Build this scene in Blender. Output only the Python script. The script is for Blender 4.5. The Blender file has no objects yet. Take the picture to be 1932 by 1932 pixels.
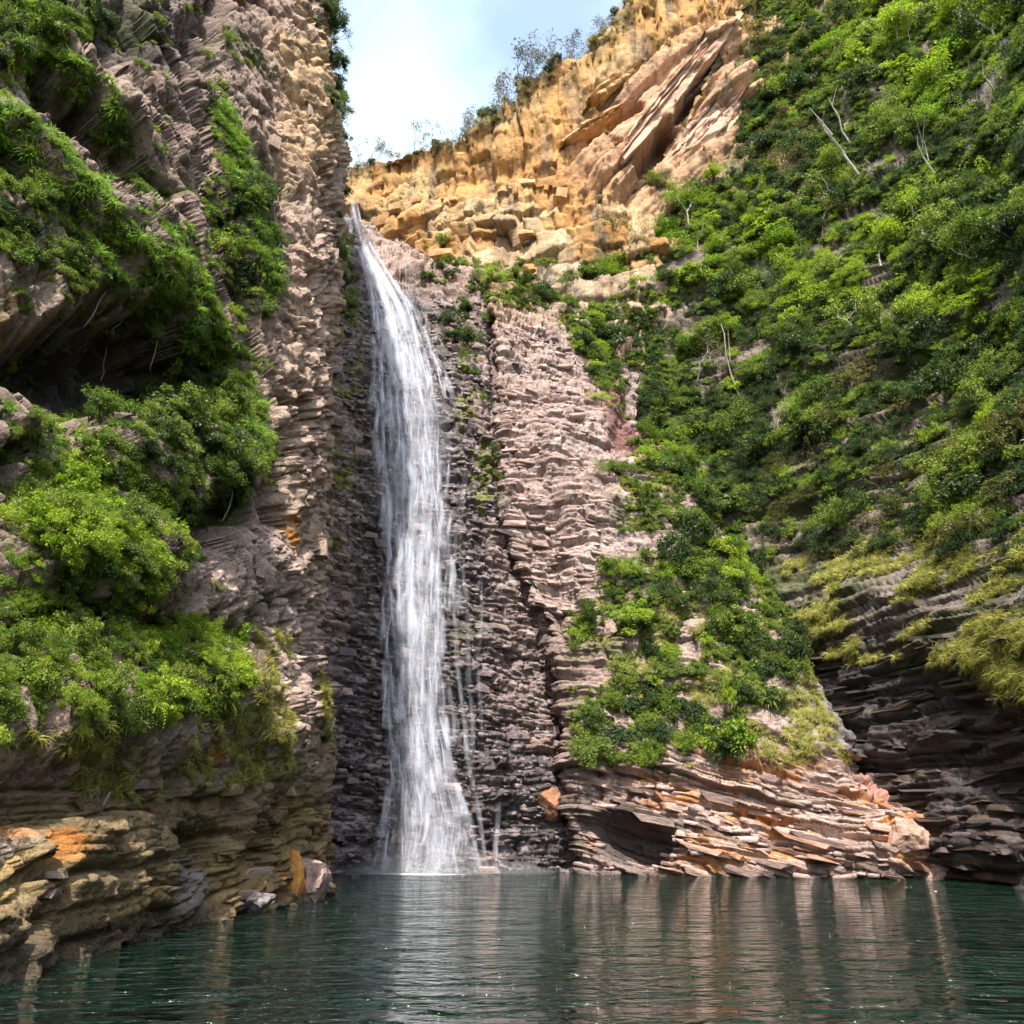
import bpy, bmesh, math, random
import numpy as np
from mathutils import Matrix, Vector

random.seed(7)
RNG = np.random.default_rng(7)
SC = bpy.context.scene
COL = SC.collection
# ------------------------------------------------------------------ camera
CAM_H, PITCH, FOV = 2.5, math.radians(20.0), math.radians(60.0)
cam_d = bpy.data.cameras.new("camera")
cam = bpy.data.objects.new("camera", cam_d)
COL.objects.link(cam)
cam.location = (0, 0, CAM_H)
cam.rotation_euler = (math.radians(90) + PITCH, 0, 0)
cam_d.angle = FOV
cam_d.clip_start, cam_d.clip_end = 0.1, 5000
SC.camera = cam
# ------------------------------------------------------------------ sky and sun
SUN_AZ, SUN_EL = math.radians(187.0), math.radians(57.0)     # azimuth from +Y towards +X
world = bpy.data.worlds.new("World")
SC.world = world
world.use_nodes = True
wn, wl = world.node_tree.nodes, world.node_tree.links
wn.clear()
sky = wn.new("ShaderNodeTexSky")
sky.sky_type = 'NISHITA'
sky.sun_disc = False
sky.sun_elevation, sky.sun_rotation = SUN_EL, SUN_AZ
sky.air_density, sky.dust_density, sky.ozone_density = 1.0, 3.0, 1.2
bg = wn.new("ShaderNodeBackground")
bg.inputs[1].default_value = 0.15
wo = wn.new("ShaderNodeOutputWorld")
# a thin even veil of high cloud over the blue
wtc = wn.new("ShaderNodeTexCoord")
wno = wn.new("ShaderNodeTexNoise")
wno.inputs["Scale"].default_value, wno.inputs["Detail"].default_value = 4.0, 6.0
wl.new(wtc.outputs["Generated"], wno.inputs["Vector"])
wmr = wn.new("ShaderNodeMapRange")
for k_, v_ in zip((1, 2, 3, 4), (0.36, 0.68, 0.20, 0.72)):
    wmr.inputs[k_].default_value = v_
wl.new(wno.outputs[0], wmr.inputs[0])
wmx = wn.new("ShaderNodeMix")
wmx.data_type = 'RGBA'
wl.new(wmr.outputs[0], wmx.inputs[0])
wl.new(sky.outputs[0], wmx.inputs[6])
wmx.inputs[7].default_value = (3.5, 4.3, 4.7, 1)
wl.new(wmx.outputs[2], bg.inputs[0])
wl.new(bg.outputs[0], wo.inputs[0])
sun_d = bpy.data.lights.new("sun", 'SUN')
sun_d.energy, sun_d.angle, sun_d.color = 3.2, math.radians(0.6), (1.0, 0.95, 0.88)
sun = bpy.data.objects.new("sun", sun_d)
COL.objects.link(sun)
to_sun = Vector((math.sin(SUN_AZ) * math.cos(SUN_EL), math.cos(SUN_AZ) * math.cos(SUN_EL), math.sin(SUN_EL)))
sun.rotation_euler = to_sun.to_track_quat('Z', 'Y').to_euler()
sun.location = (-15, -60, 90)
SC.view_settings.view_transform = 'Standard'
SC.view_settings.look = 'None'
SC.view_settings.exposure = 1.5
SC.view_settings.gamma = 1.0
SC.render.engine = 'CYCLES'
SC.cycles.use_denoising = True
SC.cycles.max_bounces = 4
SC.cycles.diffuse_bounces = 3
SC.cycles.glossy_bounces = 2
SC.cycles.use_adaptive_sampling = True
SC.cycles.adaptive_threshold = 0.02
SC.cycles.transparent_max_bounces = 24
SC.cycles.caustics_reflective = False
SC.cycles.caustics_refractive = False

# ------------------------------------------------------------------ maths helpers
F = 966.0 / math.tan(FOV / 2)          # focal length in units of a 1932 px wide frame
CP, SP = math.cos(PITCH), math.sin(PITCH)

def W(px, py, Y):
    """point at forward distance Y seen in direction (px, py) of the 1932 frame"""
    u, v = (px - 966.0) / F, -(py - 966.0) / F
    dy, dz = CP - SP * v, CP * v + SP
    t = Y / dy
    return np.array((u * t, Y, CAM_H + dz * t))

def proj(P):
    z = P[..., 2] - CAM_H
    d = P[..., 1] * CP + z * SP
    v = -P[..., 1] * SP + z * CP
    d = np.where(d > 0.5, d, 0.5)
    return 966 + F * P[..., 0] / d, 966 - F * v / d

def _h(ix, iy, iz, seed):
    x = (ix.astype(np.int64) * 374761393 + iy.astype(np.int64) * 668265263 + iz.astype(np.int64) * 2147483647 + seed * 1274126177) & 0xFFFFFFFF
    x = ((x ^ (x >> 13)) * 1274126177) & 0xFFFFFFFF
    x = ((x ^ (x >> 16)) * 2246822519) & 0xFFFFFFFF
    x = x ^ (x >> 15)
    return (x & 0xFFFFFF) / float(0x1000000)

_T = np.random.default_rng(3).random((64, 64, 64)).astype(np.float32).ravel()

def vnoise(P, seed):
    P = P + np.array((seed * 7.31 % 64, seed * 3.77 % 64, seed * 5.19 % 64))
    f = np.floor(P)
    i = f.astype(np.int32)
    t = (P - f).astype(np.float32)
    t = t * t * (3 - 2 * t)
    x0, y0, z0 = (i[:, 0] & 63) << 12, (i[:, 1] & 63) << 6, i[:, 2] & 63
    x1, y1, z1 = ((i[:, 0] + 1) & 63) << 12, ((i[:, 1] + 1) & 63) << 6, (i[:, 2] + 1) & 63
    def lz(a):
        v0 = _T[a + z0]
        return v0 + (_T[a + z1] - v0) * t[:, 2]
    def ly(a):
        v0 = lz(a + y0)
        return v0 + (lz(a + y1) - v0) * t[:, 1]
    v0 = ly(x0)
    return (v0 + (ly(x1) - v0) * t[:, 0]) * 2 - 1

def fbm(P, size, octs, seed, gain=0.5):
    r, a, q = 0, 1.0, P / np.asarray(size)
    for k in range(octs):
        r = r + a * vnoise(q, seed + k * 17)
        q = q * 2.03 + 11.3
        a *= gain
    return r

def blocks(s, a, th, ln, seed):
    """bedded stone: random step of each block in [0,1], joint groove in [0,1], id tint"""
    z = np.zeros_like(s)
    s = s + th * 0.28 * (np.sin(s / th * 0.83 + seed) + np.sin(s / th * 1.71 + seed * 2))
    k = np.floor(s / th)
    fs = s / th - k
    l = ln * (0.5 + 1.2 * _h(k, z, z, seed + 1))
    aa = (a + 37 * _h(k, z, z, seed + 2)) / l
    j = np.floor(aa)
    fa = aa - j
    h = _h(k, j, z, seed + 3)
    e = np.minimum(np.minimum(fs, 1 - fs) * th, np.minimum(fa, 1 - fa) * l)
    g = np.exp(-(e / (0.11 * th)) ** 2)
    h = h + (fa - 0.5) * (_h(k, j, z, seed + 6) - 0.5) * 1.1 + (fs - 0.5) * (_h(k, j, z, seed + 7) - 0.5) * 1.1
    return h, g, _h(k, j, z, seed + 4), _h(k, z, z, seed + 5)

def sstep(x, a, b):
    t = np.clip((x - a) / (b - a), 0, 1)
    return t * t * (3 - 2 * t)

def seg_dist(px, py, pts):
    d = np.full(px.shape, 1e9)
    for (x0, y0), (x1, y1) in zip(pts[:-1], pts[1:]):
        vx, vy = x1 - x0, y1 - y0
        t = np.clip(((px - x0) * vx + (py - y0) * vy) / (vx * vx + vy * vy + 1e-9), 0, 1)
        d = np.minimum(d, np.hypot(px - x0 - t * vx, py - y0 - t * vy))
    return d

def poly_sd(px, py, pts):
    """signed distance, positive inside"""
    d = seg_dist(px, py, list(pts) + [pts[0]])
    ins = np.zeros(px.shape, bool)
    n = len(pts)
    for i in range(n):
        x0, y0 = pts[i]
        x1, y1 = pts[(i + 1) % n]
        c = ((y0 > py) != (y1 > py)) & (px < (x1 - x0) * (py - y0) / (y1 - y0 + 1e-9) + x0)
        ins ^= c
    return np.where(ins, d, -d)

def band(px, py, pts, hw, soft=15):
    return sstep(hw - seg_dist(px, py, pts), -soft, soft)

def area(px, py, pts, soft=20):
    return sstep(poly_sd(px, py, pts), -soft, soft)

def ell(px, py, cx, cy, rx, ry, ang=0, soft=0.5):
    a = math.radians(ang)
    dx, dy = px - cx, py - cy
    x, y = dx * math.cos(a) + dy * math.sin(a), -dx * math.sin(a) + dy * math.cos(a)
    r = np.sqrt((x / rx) ** 2 + (y / ry) ** 2)
    return 1 - sstep(r, 1 - soft, 1 + soft)

# ------------------------------------------------------------------ object helpers
def tag(o, label=None, cat=None, group=None, kind=None):
    if label: o["label"] = label
    if cat: o["category"] = cat
    if group: o["group"] = group
    if kind: o["kind"] = kind
    return o

def link(name, me, parent=None, mats=()):
    for m in mats:
        me.materials.append(m)
    o = bpy.data.objects.new(name, me)
    COL.objects.link(o)
    if parent is not None:
        o.parent = parent
    return o

def np_mesh(name, V, Q, tri=False, cols=None, smooth=False):
    n = 3 if tri else 4
    me = bpy.data.meshes.new(name)
    me.vertices.add(len(V))
    me.vertices.foreach_set("co", np.ascontiguousarray(V, np.float32).ravel())
    me.loops.add(len(Q) * n)
    me.loops.foreach_set("vertex_index", np.ascontiguousarray(Q, np.int32).ravel())
    me.polygons.add(len(Q))
    me.polygons.foreach_set("loop_start", np.arange(0, len(Q) * n, n, dtype=np.int32))
    if smooth:
        me.polygons.foreach_set("use_smooth", np.ones(len(Q), bool))
    me.update(calc_edges=True)
    for nm, c in (cols or {}).items():
        at = me.attributes.new(nm, 'FLOAT_COLOR', 'POINT')
        d = np.ones((len(V), 4), np.float32)
        d[:, :c.shape[1]] = c
        at.data.foreach_set("color", d.ravel())
    return me

def empty(name, loc):
    o = bpy.data.objects.new(name, None)
    o.location = loc
    o.empty_display_size = 0.2
    COL.objects.link(o)
    return o

# ------------------------------------------------------------------ materials
class NT:
    def __init__(s, name):
        s.m = bpy.data.materials.new(name)
        s.m.use_nodes = True
        s.n, s.l = s.m.node_tree.nodes, s.m.node_tree.links
        s.n.clear()
        s.out = s.n.new("ShaderNodeOutputMaterial")
    def add(s, t, ins=None, **kw):
        nd = s.n.new(t)
        for k, v in kw.items():
            setattr(nd, k, v)
        for k, v in (ins or {}).items():
            if hasattr(v, "is_linked") or hasattr(v, "links"):
                s.l.new(v, nd.inputs[k])
            else:
                nd.inputs[k].default_value = v
        return nd
    def mix(s, f, a, b, mode='MIX'):
        nd = s.n.new("ShaderNodeMix")
        nd.data_type, nd.blend_type = 'RGBA', mode
        for sock, v in ((nd.inputs[0], f), (nd.inputs[6], a), (nd.inputs[7], b)):
            if hasattr(v, "links"): s.l.new(v, sock)
            else: sock.default_value = v if not isinstance(v, tuple) else (*v, 1)[:4]
        return nd.outputs[2]
    def math(s, op, a, b=0.0, c=0.0):
        nd = s.n.new("ShaderNodeMath")
        nd.operation = op
        for sock, v in zip(nd.inputs, (a, b, c)):
            if hasattr(v, "links"): s.l.new(v, sock)
            else: sock.default_value = v
        return nd.outputs[0]
    def ramp(s, f, stops):
        nd = s.n.new("ShaderNodeValToRGB")
        el = nd.color_ramp.elements
        while len(el) < len(stops): el.new(0.5)
        for e, (p, c) in zip(el, stops):
            e.position = p
            e.color = (*c, 1) if isinstance(c, tuple) else (c, c, c, 1)
        s.l.new(f, nd.inputs[0])
        return nd.outputs[0]

def rock_mat(name, fine=5.0, bump=0.85, crack=1.3):
    t = NT(name)
    co = t.add("ShaderNodeTexCoord").outputs["Object"]
    at = t.add("ShaderNodeAttribute", attribute_name="rock")
    ex = t.add("ShaderNodeAttribute", attribute_name="extra")     # r = wet
    sep = t.add("ShaderNodeSeparateColor", {0: ex.outputs["Color"]})
    n1 = t.add("ShaderNodeTexNoise", {"Vector": co, "Scale": fine, "Detail": 4.0, "Roughness": 0.7})
    n2 = t.add("ShaderNodeTexNoise", {"Vector": co, "Scale": 0.9, "Detail": 4.0, "Roughness": 0.7})
    v1 = t.ramp(n1.outputs[0], [(0.25, 0.62), (0.5, 1.0), (0.75, 1.35)])
    c = t.mix(1.0, at.outputs["Color"], v1, 'MULTIPLY')
    st = t.ramp(n2.outputs[0], [(0.35, (0.75, 0.7, 0.66)), (0.52, (1, 1, 1)), (0.7, (1.15, 1.08, 0.98))])
    c = t.mix(1.0, c, st, 'MULTIPLY')
    wv = t.mix(0.12, co, n2.outputs["Color"], 'ADD')
    mpg = t.add("ShaderNodeMapping", {"Vector": wv})
    mpg.inputs["Scale"].default_value = (1.0, 1.0, 1.7)
    vo = t.add("ShaderNodeTexVoronoi", {"Vector": mpg.outputs[0], "Scale": crack}, feature='F1')
    ck = t.ramp(vo.outputs["Distance"], [(0.0, 1.0), (0.6, 0.6), (0.75, 0.0)])
    hgt = t.math('ADD', t.math('MULTIPLY', ck, 0.35), n1.outputs[0])
    b = t.add("ShaderNodeBump", {"Height": hgt, "Strength": bump, "Distance": 0.2})
    ro = t.math('MULTIPLY_ADD', sep.outputs[0], -0.55, 0.9)
    p = t.add("ShaderNodeBsdfPrincipled", {"Base Color": c, "Roughness": ro, "Normal": b.outputs[0]})
    p.inputs["Specular IOR Level"].default_value = 0.4
    t.l.new(p.outputs[0], t.out.inputs[0])
    return t.m

def stone_mat(name, c0, c1, rough=0.85, fine=5.0):
    t = NT(name)
    co = t.add("ShaderNodeTexCoord").outputs["Object"]
    oi = t.add("ShaderNodeObjectInfo").outputs["Random"]
    ge = t.add("ShaderNodeNewGeometry").outputs["Random Per Island"]
    r = t.math('FRACT', t.math('ADD', oi, ge))
    n1 = t.add("ShaderNodeTexNoise", {"Vector": co, "Scale": fine, "Detail": 5.0, "Roughness": 0.7})
    c = t.mix(r, c0, c1)
    c = t.mix(1.0, c, t.ramp(n1.outputs[0], [(0.3, 0.6), (0.5, 1.0), (0.72, 1.35)]), 'MULTIPLY')
    nl = t.add("ShaderNodeTexNoise", {"Vector": co, "Scale": fine * 0.22, "Detail": 4.0, "Roughness": 0.6})
    c = t.mix(1.0, c, t.ramp(nl.outputs[0], [(0.35, (0.7, 0.66, 0.62)), (0.55, (1.05, 1.02, 1.0))]), 'MULTIPLY')
    b = t.add("ShaderNodeBump", {"Height": n1.outputs[0], "Strength": 0.7, "Distance": 0.15})
    p = t.add("ShaderNodeBsdfPrincipled", {"Base Color": c, "Roughness": rough, "Normal": b.outputs[0]})
    t.l.new(p.outputs[0], t.out.inputs[0])
    return t.m

def leaf_mat(name, c0, c1, c2, trans=0.45, rough=0.5):
    """per leaf and per plant variation between three natural leaf colours"""
    t = NT(name)
    oi = t.add("ShaderNodeObjectInfo").outputs["Random"]
    ge = t.add("ShaderNodeNewGeometry").outputs["Random Per Island"]
    r = t.math('MULTIPLY_ADD', oi, 0.5, t.math('MULTIPLY', ge, 0.5))
    c = t.ramp(r, [(0.1, c0), (0.5, c1), (0.9, c2)])
    p = t.add("ShaderNodeBsdfPrincipled", {"Base Color": c, "Roughness": rough})
    p.inputs["Specular IOR Level"].default_value = 0.35
    tr = t.add("ShaderNodeBsdfTranslucent", {"Color": t.mix(1.0, c, (1.1, 1.25, 0.6), 'MULTIPLY')})
    mx = t.add("ShaderNodeMixShader", {0: trans, 1: p.outputs[0], 2: tr.outputs[0]})
    t.l.new(mx.outputs[0], t.out.inputs[0])
    return t.m

M = {}
M['rock'] = rock_mat("rock")
M['rock_near'] = rock_mat("rock_near", fine=8.0, bump=0.8, crack=2.2)
M['stone_pink'] = stone_mat("stone_pink", (0.30, 0.21, 0.18), (0.48, 0.36, 0.32))
M['stone_wet'] = stone_mat("stone_wet", (0.045, 0.04, 0.042), (0.25, 0.19, 0.18), 0.42)
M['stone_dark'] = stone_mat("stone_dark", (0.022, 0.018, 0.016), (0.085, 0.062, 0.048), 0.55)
M['stone_spur'] = stone_mat("stone_spur", (0.33, 0.15, 0.075), (0.44, 0.32, 0.27))
M['stone_ochre'] = stone_mat("stone_ochre", (0.42, 0.21, 0.07), (0.48, 0.32, 0.15))
M['stone_slab'] = stone_mat("stone_slab", (0.42, 0.23, 0.13), (0.50, 0.33, 0.24))
M['stone_tan'] = stone_mat("stone_tan", (0.28, 0.20, 0.15), (0.44, 0.33, 0.26))
M['stone_brown'] = stone_mat("stone_brown", (0.12, 0.08, 0.04), (0.30, 0.20, 0.09))
M['stone_rust'] = stone_mat("stone_rust", (0.42, 0.15, 0.03), (0.55, 0.27, 0.06))
M['stone_grey'] = stone_mat("stone_grey", (0.20, 0.18, 0.17), (0.30, 0.27, 0.26))
M['leaf_bright'] = leaf_mat("leaf_bright", (0.11, 0.19, 0.014), (0.24, 0.34, 0.026), (0.40, 0.45, 0.05))
M['leaf_mid'] = leaf_mat("leaf_mid", (0.055, 0.105, 0.016), (0.14, 0.20, 0.03), (0.28, 0.31, 0.055))
M['leaf_dark'] = leaf_mat("leaf_dark", (0.022, 0.045, 0.015), (0.045, 0.08, 0.022), (0.095, 0.13, 0.035))
M['leaf_dry'] = leaf_mat("leaf_dry", (0.07, 0.07, 0.02), (0.14, 0.13, 0.035), (0.24, 0.19, 0.06))
M['leaf_grey'] = leaf_mat("leaf_grey", (0.10, 0.12, 0.12), (0.15, 0.17, 0.18), (0.22, 0.22, 0.22), 0.2)
M['grass_yellow'] = leaf_mat("grass_yellow", (0.13, 0.15, 0.03), (0.30, 0.29, 0.06), (0.46, 0.40, 0.12))
M['grass_green'] = leaf_mat("grass_green", (0.08, 0.16, 0.02), (0.17, 0.28, 0.03), (0.28, 0.37, 0.06))
M['grass_dry'] = leaf_mat("grass_dry", (0.14, 0.10, 0.04), (0.26, 0.18, 0.07), (0.34, 0.24, 0.10))
M['bark_pale'] = stone_mat("bark_pale", (0.30, 0.27, 0.23), (0.45, 0.41, 0.36), 0.8, 12)
M['bark'] = stone_mat("bark", (0.10, 0.075, 0.055), (0.17, 0.13, 0.10), 0.85, 12)
M['bark_grey'] = stone_mat("bark_grey", (0.20, 0.20, 0.22), (0.30, 0.29, 0.31), 0.85, 12)

# ------------------------------------------------------------------ cliffs: swept control grids + bedded displacement
def catmull(C, nper, axis):
    C = np.moveaxis(C, axis, 0)
    n = len(C)
    out = []
    for i in range(n - 1):
        p0, p1, p2, p3 = C[max(i - 1, 0)], C[i], C[i + 1], C[min(i + 2, n - 1)]
        m = nper[i]
        t = (np.arange(m) / m).reshape((-1,) + (1,) * (C.ndim - 1))
        tan1, tan2 = 0.4 * (p2 - p0), 0.4 * (p3 - p1)
        out.append((2 * t**3 - 3 * t**2 + 1) * p1 + (t**3 - 2 * t**2 + t) * tan1 + (-2 * t**3 + 3 * t**2) * p2 + (t**3 - t**2) * tan2)
    out.append(C[-1:])
    return np.moveaxis(np.concatenate(out), 0, axis)

class Surf:
    """a cliff face: control points [row][col] in metres -> dense grid"""
    def __init__(s, C, res, off=8.0):
        C = np.asarray(C, float)
        px, py = proj(C)
        vis = ((px > -150) & (px < 2080) & (py > -150) & (py < 2080) & (C[..., 1] > 5))
        def counts(ax):
            d = np.hypot(np.diff(px, axis=ax), np.diff(py, axis=ax))
            v = vis.take(range(vis.shape[ax] - 1), ax) | vis.take(range(1, vis.shape[ax]), ax)
            o = 1 - ax
            dd = np.where(v.any(axis=o), np.where(v, np.minimum(d, 600), 0).sum(axis=o) / np.maximum(v.sum(axis=o), 1), 0)
            return [max(3, int(x / res)) if x > 0 else max(3, int(off)) for x in dd]
        s.B = catmull(catmull(C, counts(0), 0), counts(1), 1)
        s.shape = s.B.shape[:2]
        s.N = s.normals(s.B)
        s.px, s.py = proj(s.B)
    @staticmethod
    def normals(P):
        n = np.cross(np.gradient(P, axis=0), np.gradient(P, axis=1))
        n /= np.linalg.norm(n, axis=2, keepdims=True) + 1e-9
        return n
    def flat(s):
        return s.B.reshape(-1, 3), s.N.reshape(-1, 3), s.px.ravel(), s.py.ravel()
    def finish(s, name, disp, rock, extra, mat, horiz=0.0):
        P, N, _, _ = s.flat()
        D = N.copy()
        D[:, 2] *= (1 - horiz)
        s.P = (P + D * disp[:, None]).reshape(s.B.shape)
        s.NN = s.normals(s.P)
        n = s.normals(s.B)
        h, w = s.shape
        i = np.arange(h * w).reshape(h, w)
        Q = np.stack((i[:-1, :-1], i[1:, :-1], i[1:, 1:], i[:-1, 1:]), -1).reshape(-1, 4)
        me = np_mesh(name, s.P.reshape(-1, 3), Q, cols={"rock": rock, "extra": extra})
        s.o = link(name, me, mats=[mat])
        s.qx, s.qy = proj(s.P)
        e1, e2 = np.gradient(s.P, axis=0), np.gradient(s.P, axis=1)
        s.A = np.linalg.norm(np.cross(e1, e2), axis=2)
        s.o["kind"] = "structure"
        return s.o
    def sample(s, mask, n, rng=RNG):
        w = (s.A * mask).ravel()
        cw = np.cumsum(w)
        k = np.searchsorted(cw, rng.random(n) * cw[-1])
        k = np.clip(k, 0, len(w) - 1)
        return s.P.reshape(-1, 3)[k], s.N.reshape(-1, 3)[k], k
    def at(s, px, py):
        k = int(np.argmin((s.qx - px) ** 2 + (s.qy - py) ** 2))
        return s.P.reshape(-1, 3)[k].copy(), s.N.reshape(-1, 3)[k].copy()

def c3(*c): return np.array(c)
def lay(base, m, c):
    return base * (1 - m[:, None]) + np.asarray(c) * m[:, None]

# ---- left cliff
rows = [-420, -150, 50, 250, 450, 650, 850, 1050, 1250, 1400, 1520, 1640]
tip = [600, 606, 618, 640, 642, 628, 616, 602, 592, 604, 628, 632, 624]
colx = [-500, -150, 0, 150, 300, 430, 530]
wy = [13.5, 16.2, 18.8, 21.9, 25.8, 30.5, 34.7]
wpy = [1950, 1885, 1840, 1800, 1765, 1735, 1713]
sb = [11, 9, 7.5, 6.5, 5.5, 4.5, 3.5, 3.0, 2.2, 0.6, 0.4, 0.2]
C = []
for r, py in enumerate(rows):
    line = [np.array((-13 - sb[r] * 0.8, -8.0, max(0, W(-500, py, 12)[2])))]
    for c, px in enumerate(colx):
        line.append(W(px, py if c > 1 else py + (0 if py < 1300 else 60), wy[c] + sb[r] * (1 if c < 6 else 0.7)))
    line.append(W(tip[r] - 28, py, 38.5 + sb[r] * 0.45))
    line.append(W(tip[r], py, 42 + sb[r] * 0.4))
    line.append(W(tip[r] - 12, py, 50 + sb[r] * 0.4))
    line.append(W(tip[r] - 110, py, 66 + sb[r] * 0.4))
    C.append(line)
line = [np.array((-13, -8.0, 0.0))] + [W(colx[c], wpy[c], wy[c]) for c in range(7)]
line += [W(598, 1697, 38.5), W(624, 1690, 42), W(612, 1676, 50), W(514, 1650, 66)]
C.append(line)
C.append([p + np.array((-0.3, 0.2, -2.5)) for p in line])
C.insert(0, [p + np.array((-45, 25, 6.0)) for p in C[0]])
LEFT = Surf(C, 2.6)
P, N, px, py = LEFT.flat()
big = fbm(P, (9, 9, 7), 3, 3) * 0.9
low = sstep(py, 1380, 1560)                     # bedded brown base
edge = sstep(px, 470, 560) * (1 - low)          # crumbly tan corner rock
wp = fbm(P, (5, 5, 5), 3, 21)
# steep bedding above: planes tilted, gentle curved bedding below
s_up = P[:, 2] * 0.45 + P[:, 0] * 0.35 + P[:, 1] * 0.8 + wp * 0.5
a_up = P[:, 2] * 0.87 - P[:, 1] * 0.45 + wp * 0.6
s_lo = P[:, 2] - 0.10 * (P[:, 1] - 20) + wp * 0.45
a_lo = P[:, 1] * 0.9 + P[:, 0] * 0.3 + wp * 0.5
h1, g1, t1, k1 = blocks(s_up, a_up, 0.75, 3.0, 5)
h2, g2, t2, k2 = blocks(s_up + 3 + 0.12 * fbm(P, 1.0, 2, 23), a_up, 0.24, 1.0, 15)
h3, g3, t3, k3 = blocks(s_lo, a_lo, 0.85, 3.0, 25)
h4, g4, t4, k4 = blocks(s_lo + wp * 0.2, a_lo, 0.26, 1.1, 35)
he, ge, te, ke = blocks(P[:, 2] * 0.5 + (P[:, 0] - P[:, 1]) * 0.65 + wp * 0.4 + 0.15 * fbm(P, 0.8, 2, 24), P[:, 2] * 0.9 + wp, 0.34, 1.5, 45)
pits = sstep(fbm(P, (0.9, 0.9, 1.8), 3, 63), 0.25, 0.75) * 0.55
d_up = (h1 - 0.5) * 0.7 - g1 * 0.35 + (h2 - 0.5) * 0.36 - g2 * 0.12 - pits
d_lo = (h3 - 0.5) * 0.55 - g3 * 0.28 + (h4 - 0.5) * 0.2 - g4 * 0.09
d_ed = (he - 0.5) * 0.42 - ge * 0.2 + (h2 - 0.5) * 0.26 - pits * 0.8
disp = big * (1 - 0.4 * edge) + d_up * (1 - low) * (1 - edge) + d_lo * low + d_ed * edge
disp += fbm(P, 1.3, 4, 61) * 0.22 + fbm(P, 0.3, 2, 62) * 0.08
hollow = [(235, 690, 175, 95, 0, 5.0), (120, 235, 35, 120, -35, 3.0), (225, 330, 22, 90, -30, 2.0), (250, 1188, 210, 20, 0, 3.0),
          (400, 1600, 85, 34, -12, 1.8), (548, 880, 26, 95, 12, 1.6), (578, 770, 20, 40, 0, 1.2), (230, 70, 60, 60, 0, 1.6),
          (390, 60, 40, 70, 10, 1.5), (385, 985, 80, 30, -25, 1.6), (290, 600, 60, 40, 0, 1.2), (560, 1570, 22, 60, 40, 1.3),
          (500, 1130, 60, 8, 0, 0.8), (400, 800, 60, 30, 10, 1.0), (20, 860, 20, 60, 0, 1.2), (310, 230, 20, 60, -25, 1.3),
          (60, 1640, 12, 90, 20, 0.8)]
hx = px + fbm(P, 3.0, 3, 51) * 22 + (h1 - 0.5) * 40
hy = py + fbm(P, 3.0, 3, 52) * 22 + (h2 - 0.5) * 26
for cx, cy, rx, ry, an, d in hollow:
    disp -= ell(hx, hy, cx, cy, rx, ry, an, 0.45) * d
proud = [(150, 400, 300, 40, 42, 1.5), (150, 190, 140, 30, 45, 1.2), (150, 1080, 170, 90, 0, 1.6), (230, 1320, 300, 90, 3, 1.1),
         (330, 880, 150, 70, 0, 1.2), (440, 1080, 90, 80, 0, 0.7), (470, 430, 40, 150, -12, 0.8), (180, 1620, 160, 90, -10, 0.7),
         (520, 1450, 16, 170, 8, 0.7), (590, 1380, 14, 120, -8, 0.6)]
for cx, cy, rx, ry, an, d in proud:
    disp += ell(hx, hy, cx, cy, rx, ry, an, 0.5) * d
n_big = fbm(P, 6, 4, 77)
rock = np.tile(c3(0.26, 0.185, 0.15), (len(P), 1))
rock = lay(rock, sstep(n_big, -0.1, 0.5) * 0.8, c3(0.35, 0.26, 0.205))
rock = lay(rock, edge, c3(0.42, 0.295, 0.225))
rock = lay(rock, edge * sstep(n_big, 0.0, 0.5) * (1 - sstep(py, 0, 700)), c3(0.46, 0.30, 0.16))
rock = lay(rock, area(px, py, [(330, 1010), (560, 960), (600, 1250), (560, 1350), (440, 1200), (320, 1160)], 30), c3(0.42, 0.31, 0.26))
rock = lay(rock, low, c3(0.20, 0.14, 0.068))
rock = lay(rock, low * sstep(t3, 0.5, 0.8), c3(0.27, 0.185, 0.075))
rock = lay(rock, low * sstep(n_big + (k4 - .5) * 0.6, 0.25, 0.6), c3(0.25, 0.20, 0.15))
rust = np.maximum.reduce([ell(px, py, 80, 1590, 30, 40), ell(px, py, 20, 1560, 30, 24) * 0.6, ell(px, py, 35, 1830, 20, 40), ell(px, py, 420, 1420, 12, 40),
                          ell(px, py, 540, 1670, 25, 45), ell(px, py, 560, 1010, 14, 40), ell(px, py, 230, 910, 20, 16), ell(px, py, 10, 560, 40, 60) * 0.6])
rock = lay(rock, rust * sstep(fbm(P, 0.9, 3, 88), -0.3, 0.3), c3(0.46, 0.18, 0.035))
rock = lay(rock, area(px, py, [(330, 1600), (430, 1610), (430, 1700), (340, 1720)], 15) * 0.8, c3(0.22, 0.20, 0.19))
rock = lay(rock, np.maximum(ell(hx, hy, 235, 690, 185, 105, 0, 0.3), np.maximum(ell(hx, hy, 130, 235, 40, 130, -35), ell(hx, hy, 300, 60, 130, 80)) * 0.8) * 0.85, c3(0.05, 0.045, 0.045))  # shade of the hollow, cleft and top recess painted into the rock colour
wet = (1 - sstep(P[:, 2], 0.15, 0.9))
rock = lay(rock, wet * 0.75, c3(0.035, 0.03, 0.025))
rock *= (0.8 + 0.4 * np.where(low > 0.5, t4, t2))[:, None]
moss = sstep(fbm(P, 3.0, 4, 91), 0.25, 0.7) * (1 - edge * 0.7) * (1 - low * 0.85) * 0.7
rock = lay(rock, moss, c3(0.07, 0.09, 0.025))
extra = np.zeros((len(P), 3)); extra[:, 0] = np.clip(wet + low * 0.25, 0, 1)
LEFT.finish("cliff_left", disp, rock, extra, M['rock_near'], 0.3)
tag(LEFT.o, "tall tan and brown cliff with green ledges beside the pool, left of the waterfall")

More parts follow.
